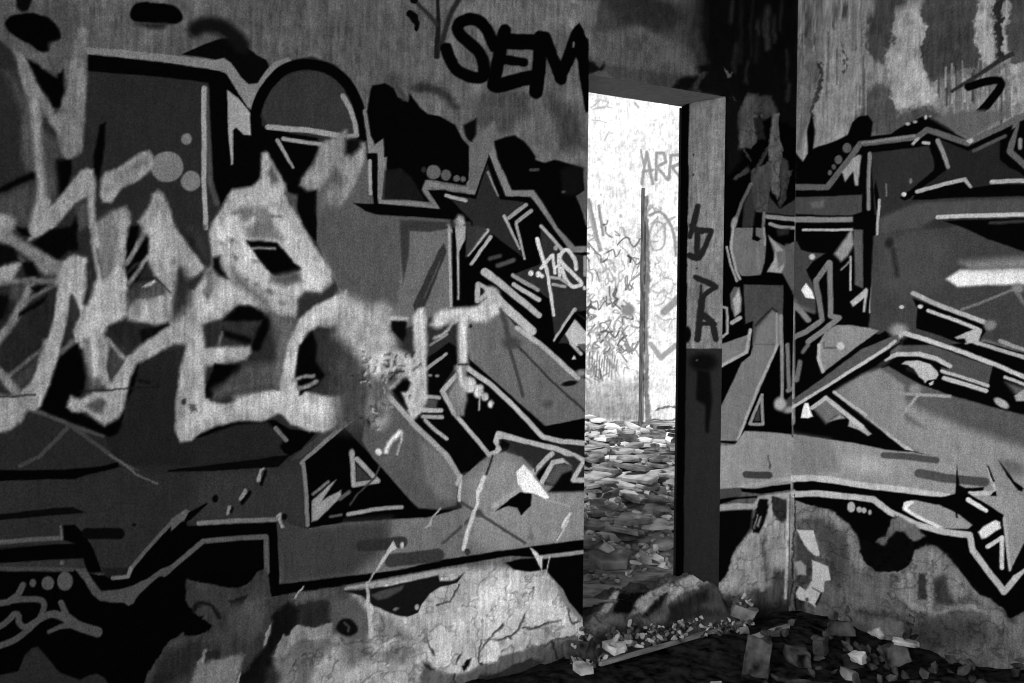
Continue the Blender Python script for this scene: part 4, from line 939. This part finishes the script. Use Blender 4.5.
for s in (0, sr[-1]):
    for d in (0.012, 0.25):
        for z in (-0.1, ROOF): v.append(bm.verts.new(KORNER + WR * s - NR * d + np.array([0, 0, z])))
for q in ((0, 1, 3, 2), (4, 6, 7, 5), (0, 4, 5, 1), (2, 3, 7, 6), (0, 2, 6, 4), (1, 5, 7, 3)): bm.faces.new([v[k] for k in q])
link('masonry', bm_done(bm, 'masonry'), M_RAW, wall_right)
bm = bmesh.new(); box_bm(bm, (-3, YB + 0.02, 0), (5.5, YB + 0.3, 4.2)); link('masonry', bm_done(bm, 'masonry'), M_RAW, wall_back)
# roof over the near room
bm = bmesh.new(); uvbox(bm, -6.5, 0.5, -7.5, THICK, ROOF, ROOF + 0.2)
tag(link('ceiling', bm_done(bm, 'ceiling'), M_ROOF), 'concrete ceiling over the near room', 'ceiling', None, 'structure')
# black frame post along the back edge of the doorway
bm = bmesh.new(); uvbox(bm, UD1 + 0.038, UD1 + 0.06, THICK + 0.001, THICK + 0.008, 0.1, ZL - 0.004)
bmesh.ops.bevel(bm, geom=bm.edges[:], offset=0.003, segments=1, affect='EDGES')
tag(link('trim_1', bm_done(bm, 'trim_1'), M_BLACK), 'narrow black frame post along the back edge of the doorway', 'door frame', None, 'structure')

# ---------------------------------------------------------------- ground
def ud(x, y):
    p = np.array([x, y, 0.0]) - KORNER
    return p @ WL, -(p @ NL)
def near_z(x, y):
    u, d = ud(x, y)
    s = -d                                                    # distance out from the doorway wall
    w = max(0.0, -u)                                          # distance from the side wall
    m = 0.05 * math.exp(-((s - 0.25) / 0.22) ** 2)
    return m + 0.03 * mnoise.noise(Vector((x * 3.1, y * 3.1, 1))) + 0.014 * mnoise.noise(Vector((x * 13, y * 13, 4))) + 0.006 * mnoise.noise(Vector((x * 38, y * 38, 7)))
YZ = 0.15
def yard_z(x, y):
    return YZ + 0.035 * mnoise.noise(Vector((x * 1.7, y * 1.7, 9))) + 0.016 * mnoise.noise(Vector((x * 9, y * 9, 3))) + 0.08 * math.exp(-((y - 12.8) / 0.35) ** 2)

def height_mesh(name, xs, ys, fn, mat, keep=None):
    V = [(x, y, fn(x, y)) for x in xs for y in ys]
    ny = len(ys); Fc = []
    for i in range(len(xs) - 1):
        for j in range(ny - 1):
            if keep is None or keep((xs[i] + xs[i + 1]) / 2, (ys[j] + ys[j + 1]) / 2):
                a = i * ny + j; Fc.append((a, a + ny, a + ny + 1, a + 1))
    me = bpy.data.meshes.new(name); me.from_pydata(V, [], Fc); me.update()
    me.polygons.foreach_set('use_smooth', [True] * len(me.polygons))
    return link(name, me, mat)
def inside_near(x, y):
    u, d = ud(x, y); return d < 0.06 and u < 0.06
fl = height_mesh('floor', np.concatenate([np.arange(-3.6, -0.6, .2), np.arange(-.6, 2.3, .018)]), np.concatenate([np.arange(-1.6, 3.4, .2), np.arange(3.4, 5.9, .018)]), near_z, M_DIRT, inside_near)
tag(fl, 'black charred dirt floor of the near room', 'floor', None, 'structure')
def beyond(x, y):
    u, d = ud(x, y); return d > 0.15
yd = height_mesh('floor_yard', np.concatenate([np.arange(-3, 0.1, .2), np.arange(.1, 2.3, .03), np.arange(2.3, 5.5, .2)]), np.arange(3.0, YB + .1, .035), yard_z, M_YARD, beyond)
tag(yd, 'dusty ground of the sunlit yard beyond the doorway', 'ground', None, 'structure')

# broken sill of the doorway
def sill_z(u, d):
    t = (u - UD0) / (UD1 - UD0)
    top = 0.15 + 0.07 * np.clip(t, 0, 1.0)
    p = Vector((u * 7, d * 7, 2))
    z = top + 0.05 * mnoise.noise(p * 1.3) + 0.022 * mnoise.noise(p * 3.1) + 0.012 * mnoise.noise(p * 8) + 0.005 * mnoise.noise(p * 20)
    f = min(1.0, max(0.0, (d + 0.10) / 0.13)); f = f * f * (3 - 2 * f)
    b = min(1.0, max(0.0, (0.40 - d) / 0.14))
    return z * f * (0.55 + 0.45 * b) - 0.02
us = np.linspace(UD0 - 0.10, UD1 + 0.16, 150); ds = np.linspace(-0.12, 0.42, 110)
V = []; Fc = []
for u in us:
    for d in ds:
        dd = d
        if u > UD1 - 0.002 or u < UD0 + 0.002: dd = min(d, -0.012 + 0.0 * d)
        V.append(tuple(wall_pt(u, dd, sill_z(u, dd) * (1.0 if u < UD1 else max(0.05, 1 - (u - UD1) / 0.16)))))
nd = len(ds)
for i in range(len(us) - 1):
    for j in range(nd - 1):
        a = i * nd + j; Fc.append((a, a + nd, a + nd + 1, a + 1))
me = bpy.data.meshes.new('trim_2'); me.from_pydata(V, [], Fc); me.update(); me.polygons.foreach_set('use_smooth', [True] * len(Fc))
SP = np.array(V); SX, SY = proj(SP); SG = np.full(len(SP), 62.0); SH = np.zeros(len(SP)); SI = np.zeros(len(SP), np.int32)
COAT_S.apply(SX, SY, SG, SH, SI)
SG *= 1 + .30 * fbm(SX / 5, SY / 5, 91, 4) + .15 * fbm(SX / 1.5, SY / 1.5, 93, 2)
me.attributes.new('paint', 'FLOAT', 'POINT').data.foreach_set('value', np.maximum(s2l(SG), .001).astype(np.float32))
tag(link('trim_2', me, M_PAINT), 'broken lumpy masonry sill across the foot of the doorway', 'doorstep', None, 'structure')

# ---------------------------------------------------------------- rubble
rnd = random.Random(21)
def rock_mesh(name, size, n=14, flat=1.0, bev=0.06):
    bm = bmesh.new()
    for k in range(n):
        v = Vector((rnd.gauss(0, 1), rnd.gauss(0, 1), rnd.gauss(0, 1))).normalized() * rnd.uniform(.8, 1)
        bm.verts.new((v.x * size[0] / 2, v.y * size[1] / 2, v.z * size[2] / 2 * flat))
    r = bmesh.ops.convex_hull(bm, input=bm.verts[:])
    bmesh.ops.delete(bm, geom=[g for g in r['geom_interior'] if isinstance(g, bmesh.types.BMVert)], context='VERTS')
    bmesh.ops.bevel(bm, geom=bm.edges[:], offset=bev * min(size), segments=1, affect='EDGES', clamp_overlap=True)
    return bm_done(bm, name)
def shard_mesh(name, sx, sy, th):
    """A flat broken piece: an irregular outline with thickness and a chipped rim."""
    bm = bmesh.new(); n = rnd.randint(5, 8); a0 = rnd.uniform(0, 6); pts = []
    for k in range(n):
        a = a0 + 2 * math.pi * (k + rnd.uniform(-.3, .3)) / n; r = rnd.uniform(.7, 1.0)
        pts.append((math.cos(a) * r * sx / 2, math.sin(a) * r * sy / 2))
    lo = [bm.verts.new((x, y, -th / 2)) for x, y in pts]; hi = [bm.verts.new((x * .96, y * .96, th / 2 + rnd.uniform(-.1, .1) * th)) for x, y in pts]
    bm.faces.new(lo[::-1]); bm.faces.new(hi)
    for k in range(n): bm.faces.new((lo[k], lo[(k + 1) % n], hi[(k + 1) % n], hi[k]))
    bmesh.ops.bevel(bm, geom=bm.edges[:], offset=th * .12, segments=1, affect='EDGES', clamp_overlap=True)
    return bm_done(bm, name)
def block_mesh(name, size, jit=.16):
    bm = bmesh.new(); bmesh.ops.create_cube(bm, size=1.0)
    for v in bm.verts: v.co += Vector((rnd.uniform(-jit, jit), rnd.uniform(-jit, jit), rnd.uniform(-jit, jit)))
    bmesh.ops.subdivide_edges(bm, edges=bm.edges[:], cuts=3, use_grid_fill=True)
    o3 = Vector((rnd.uniform(0, 9), rnd.uniform(0, 9), 0))
    for v in bm.verts:
        r = v.co.length; v.co *= 1 - .22 * max(0, r - .55)
        v.co += v.co.normalized() * (.10 * mnoise.noise(v.co * 3 + o3) + .05 * mnoise.noise(v.co * 8 + o3))
        v.co = Vector((v.co.x * size[0], v.co.y * size[1], v.co.z * size[2]))
    return bm_done(bm, name)
class Ground:
    """Where the next piece comes to rest: the ground plus what already lies on it."""
    def __init__(s, fn, cell=0.012): s.fn = fn; s.c = cell; s.h = {}; s.put = []
    def z(s, x, y):
        k = (int(math.floor(x / s.c)), int(math.floor(y / s.c)))
        if k not in s.h: s.h[k] = s.fn(x, y)
        return s.h[k]
    def drop(s, o, x, y, rot, sink=0.004):
        M = Matrix.Translation((x, y, 0)) @ rot.to_4x4()
        vs = [M @ v.co for v in o.data.vertices]
        x0, x1 = min(v.x for v in vs), max(v.x for v in vs); y0, y1 = min(v.y for v in vs), max(v.y for v in vs)
        lo = min(v.z for v in vs); hi = max(v.z for v in vs); mid = (lo + hi) / 2
        low = [v for v in vs if v.z < mid + 1e-6]
        dz = max(s.z(v.x, v.y) - v.z for v in low) - sink
        cx, cy = (x0 + x1) / 2, (y0 + y1) / 2
        pol = [tuple(q.vertices) for q in o.data.polygons]; rad = max(x1 - x0, y1 - y0)
        close = [b for (bx, by, br, b) in s.put if abs(bx - cx) < (br + rad) * .6 and abs(by - cy) < (br + rad) * .6]
        for _ in range(40):                                   # never through a piece that already lies there
            t = BVHTree.FromPolygons([v + Vector((0, 0, dz)) for v in vs], pol)
            if not any(t.overlap(b) for b in close): break
            dz += 0.005
        s.put.append((cx, cy, rad, t))
        o.location = (x, y, dz); o.rotation_euler = rot.to_euler()
        c = s.c; gx = x0
        while gx < x1:
            gy = y0
            while gy < y1:
                if ((gx - cx) / (x1 - x0)) ** 2 + ((gy - cy) / (y1 - y0)) ** 2 < .2:
                    k = (int(math.floor(gx / c)), int(math.floor(gy / c)))
                    s.h[k] = max(s.h.get(k, -9), dz + mid + (hi - mid) * .6)
                gy += c
            gx += c
def tilt(t): return Matrix.Rotation(rnd.uniform(0, 6.28), 3, 'Z') @ Matrix.Rotation(rnd.uniform(-t, t), 3, 'X') @ Matrix.Rotation(rnd.uniform(-t, t), 3, 'Y')

yard = Ground(yard_z, 0.02)
for (px, py, sx, sy, th, lb) in ((613, 556, .33, .24, .04, 'large pale slab lying just beyond the doorway, the biggest piece near the sill'),
                                 (650, 553, .17, .12, .03, 'grey wedge shaped slab right of the large pale slab'),
                                 (606, 468, .26, .30, .03, 'pale upright tile piece leaning at the left of the yard rubble'),
                                 (658, 508, .26, .20, .025, 'broad pale tile lying flat near the right doorway edge'),
                                 (612, 482, .24, .18, .03, 'dark curled tile piece standing up in the middle of the yard rubble')):
    q = on_z(px, py, YZ + .05)
    m = shard_mesh('masonry_slab', sx, sy, th); m.materials.append(M_PALE if 'pale' in lb else M_TILE)
    o = bpy.data.objects.new('masonry_slab', m); COL.objects.link(o)
    yard.drop(o, q[0], q[1], Matrix.Rotation(.26, 3, 'X') @ tilt(.05)); tag(o, lb, 'slab')
q = on_z(606, 549, YZ + .09)
o = bpy.data.objects.new('plaster_lump', rock_mesh('plaster_lump', (.13, .09, .05), 18)); COL.objects.link(o); o.data.materials.append(M_PALE)
yard.drop(o, q[0], q[1], tilt(.1)); tag(o, 'rough lump of plaster sitting on the large pale slab beyond the doorway', 'rubble')
protos = [shard_mesh('tile_fragment', rnd.uniform(.16, .34), rnd.uniform(.14, .26), rnd.uniform(.012, .026)) for k in range(12)]
for k_, m in enumerate(protos): m.materials.append(M_TILE)
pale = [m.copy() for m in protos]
for m in pale: m.materials.clear(); m.materials.append(M_TILE_SUNLIT)
for k in range(300):
    d = 5.75 + 6.9 * rnd.random() ** 0.8
    px = rnd.uniform(560, 705) if k < 230 else (rnd.uniform(430, 560) if k % 3 else rnd.uniform(705, 770))
    x = (px - 512) / FPX * d
    if ud(x, d)[1] < 0.62: continue
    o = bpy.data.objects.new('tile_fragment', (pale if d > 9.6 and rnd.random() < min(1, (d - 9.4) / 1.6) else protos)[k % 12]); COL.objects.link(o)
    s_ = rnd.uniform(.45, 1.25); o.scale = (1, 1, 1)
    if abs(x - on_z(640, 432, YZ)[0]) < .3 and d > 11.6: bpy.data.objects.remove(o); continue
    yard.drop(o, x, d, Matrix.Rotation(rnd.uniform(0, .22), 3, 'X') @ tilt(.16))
    if o.data in pale: tag(o, 'flat tile coloured sun-bright in the rubble towards the sunlit yard wall', 'plaster piece', 'tiles coloured sun-bright before the yard wall')
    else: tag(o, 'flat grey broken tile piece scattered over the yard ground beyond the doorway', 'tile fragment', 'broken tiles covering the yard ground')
protos = [rock_mesh('rubble_stone', (rnd.uniform(.025, .075), rnd.uniform(.02, .06), rnd.uniform(.015, .04))) for k in range(10)]
for k, m in enumerate(protos): m.materials.append(M_PALE if k % 2 else M_TILE)
for k in range(190):
    if k < 110: px, py = rnd.uniform(584, 682), rnd.uniform(520, 588)
    else: px, py = rnd.uniform(575, 690), rnd.uniform(438, 570)
    q = on_z(px, py, YZ + .02)
    if ud(q[0], q[1])[1] < 0.46: continue
    o = bpy.data.objects.new('rubble_stone', protos[k % 10]); COL.objects.link(o)
    yard.drop(o, q[0], q[1], tilt(.8))
    tag(o, 'small pale stone among the broken tiles beyond the doorway', 'stone', 'small stones among the yard tiles')
# square post in front of the sunlit wall
bm = bmesh.new()
pb = on_z(640, 432, YZ); pz = 1.37 + (311 - 188) / FPX * pb[1]
n = 24
for (dx0, dx1, top, nm) in ((-.015, .015, pz, 'post'),):
    rows = []
    for i in range(n + 1):
        z = YZ - .03 + (top - YZ + .03) * i / n; j = .006 * mnoise.noise(Vector((1, 2, z * 3))) + .003 * mnoise.noise(Vector((5, 2, z * 19)))
        rows.append([bm.verts.new((pb[0] + a + j, pb[1] + b, z)) for a, b in ((dx0, -.03), (dx1, -.03), (dx1, .03), (dx0, .03))])
    for i in range(n):
        for k in range(4): bm.faces.new((rows[i][k], rows[i][(k + 1) % 4], rows[i + 1][(k + 1) % 4], rows[i + 1][k]))
    bm.faces.new(rows[0][::-1]); bm.faces.new(rows[-1])
tag(link('wooden_post', bm_done(bm, 'wooden_post'), M_POST), 'tall thin grey post standing before the sunlit yard wall', 'post')

# near room rubble
near = Ground(near_z, 0.01)
def put(name, me, mat, px, py, rot, label, cat, group=None, z=0.04):
    if not me.materials: me.materials.append(mat)
    q = on_z(px, py, z)
    o = bpy.data.objects.new(name, me); COL.objects.link(o)
    near.drop(o, q[0], q[1], rot); tag(o, label, cat, group); return o
def beam_mesh(name, l, w, t, seed):
    bm = bmesh.new(); n = 20; rows = []
    for i in range(n + 1):
        x = -l / 2 + l * i / n; j = .010 * mnoise.noise(Vector((x * 6, seed, 1))); k2 = .006 * mnoise.noise(Vector((x * 22, seed, 5)))
        rows.append([bm.verts.new((x, y + (j if y > 0 else -k2), z + k2 * .4)) for y, z in ((-w / 2, -t / 2), (w / 2, -t / 2), (w / 2, t / 2), (-w / 2, t / 2))])
    for i in range(n):
        for k in range(4): bm.faces.new((rows[i][k], rows[i][(k + 1) % 4], rows[i + 1][(k + 1) % 4], rows[i + 1][k]))
    bm.faces.new(rows[0][::-1]); bm.faces.new(rows[-1])
    bmesh.ops.recalc_face_normals(bm, faces=bm.faces[:])
    return bm_done(bm, name)
def lay(name, p0, p1, w, t, mat, label, cat, z=0.05, roll=0.0):
    a = on_z(*p0, z); b = on_z(*p1, z); e = b - a; l = math.hypot(e[0], e[1])
    me = beam_mesh(name, l, w, t, p0[0]); me.materials.append(mat)
    o = bpy.data.objects.new(name, me); COL.objects.link(o)
    near.drop(o, (a[0] + b[0]) / 2, (a[1] + b[1]) / 2, Matrix.Rotation(math.atan2(e[1], e[0]), 3, 'Z') @ Matrix.Rotation(roll, 3, 'X'))
    return tag(o, label, cat)
lay('wooden_lath', (600, 670), (747, 627), .014, .016, M_WOOD, 'long thin pale lath along the front of the gravel heap', 'lath', .05)
lay('wooden_stick', (752, 643), (788, 631), .018, .016, M_WOOD, 'thin pale stick lying in the dark corner beside the board', 'stick', .05)
def tube_mesh(name, path, r, ns=8):
    bm = bmesh.new(); rings = []
    for i, p in enumerate(path):
        t = (Vector(path[min(i + 1, len(path) - 1)]) - Vector(path[max(i - 1, 0)])).normalized()
        a = t.cross(Vector((0, 0, 1))).normalized(); b = a.cross(t)
        rings.append([bm.verts.new(Vector(p) + (a * math.cos(6.2832 * k / ns) + b * math.sin(6.2832 * k / ns)) * r) for k in range(ns)])
    for i in range(len(rings) - 1):
        for k in range(ns): bm.faces.new((rings[i][k], rings[i][(k + 1) % ns], rings[i + 1][(k + 1) % ns], rings[i + 1][k]))
    bm.faces.new(rings[0][::-1]); bm.faces.new(rings[-1])
    return bm_done(bm, name)
cp = Coat.smooth(np.array([(772, 663), (790, 671), (818, 674), (842, 676), (862, 683), (880, 692)], float), False, 6)
path = []
for x, y in cp:
    q = on_z(x, y, .05); path.append((q[0], q[1], near_z(q[0], q[1]) + .012))
o = link('bent_cable', tube_mesh('bent_cable', path, .008), M_ROCK); tag(o, 'bent grey cable curving over the dark floor at the bottom right', 'cable')
for (px, py, s, r, mat, lb) in (
    (757, 668, (.075, .09, .15), .25, M_ROCK, 'upright rough grey block standing at the end of the long board'),
    (798, 657, (.11, .07, .055), .1, M_ROCK, 'rounded grey stone on the dark floor below the corner'),
    (820, 649, (.05, .05, .06), .3, M_ROCK, 'small upright grey stone behind the rounded stone'),
    (840, 648, (.10, .06, .06), .15, M_ROCK, 'broad grey block against the foot of the side wall'),
    (852, 657, (.07, .05, .05), .3, M_ROCK, 'dark lump wedged below the broad grey block'),
    (858, 662, (.05, .045, .04), .4, M_PALE, 'brightest pale stone in the pile by the side wall'),
    (849, 668, (.07, .045, .03), .2, M_PALE, 'flat pale stone at the front of the pile by the side wall'),
    (897, 657, (.09, .07, .08), .4, M_ROCK, 'grey angular stone under the white flakes of the side wall'),
    (906, 662, (.11, .04, .02), .1, M_PALE, 'thin pale splinter of plaster beside the angular stone'),
    (744, 629, (.10, .06, .05), .2, M_PALE, 'pale square stone at the right end of the gravel heap'),
    (744, 643, (.035, .03, .03), .4, M_PALE, 'small white stone just above the upright block'),
    (716, 621, (.12, .07, .035), .1, M_ROCK, 'flat grey stone behind the gravel heap under the wall foot'),
    (614, 664, (.075, .06, .03), .1, M_PALE, 'flat pale stone at the left end of the gravel heap'),
    (583, 679, (.06, .05, .03), .2, M_PALE, 'small white stone at the bottom edge below the doorway'),
    (583, 660, (.10, .08, .07), .4, M_ROCK, 'rough grey lump at the left end of the gravel heap'),
    (718, 682, (.05, .04, .03), .3, M_PALE, 'pale stone at the bottom edge under the long board')):
    put('rubble_block', block_mesh('rubble_block', s), mat, px, py, tilt(r), lb, 'rubble')
protos = [rock_mesh('gravel_stone', (rnd.uniform(.018, .05), rnd.uniform(.016, .042), rnd.uniform(.014, .03)), 10) for k in range(10)]
for k, m in enumerate(protos): m.materials.append(M_PALE if k % 2 == 0 else M_ROCK)
for k in range(290):
    t = rnd.random(); w = rnd.gauss(0, .34)
    px = 572 + 180 * t; py = 659 - 38 * t + rnd.uniform(-11, 8) + 3 * w
    put('gravel_stone', protos[k % 10], None, px, py, tilt(1.2), 'small gravel stone in the heap before the doorway', 'gravel stone', 'gravel heap before the doorway', .07)
protos = [rock_mesh('rubble_stone', (rnd.uniform(.03, .08), rnd.uniform(.03, .06), rnd.uniform(.02, .045)), 12) for k in range(8)]
for m in protos: m.materials.append(M_ROCK)
for k in range(110):
    px = rnd.uniform(765, 1030); py = rnd.uniform(628, 690)
    q = on_z(px, py, .03); u, d = ud(q[0], q[1])
    if u > -0.05 or d > -0.05 or min(math.hypot(q[0] - c_[0], q[1] - c_[1]) for c_ in path) < .07: continue
    put('rubble_stone', protos[k % 8], None, px, py, tilt(.9), 'small dark stone on the floor by the side wall', 'stone', 'dark stones along the side wall', .03)
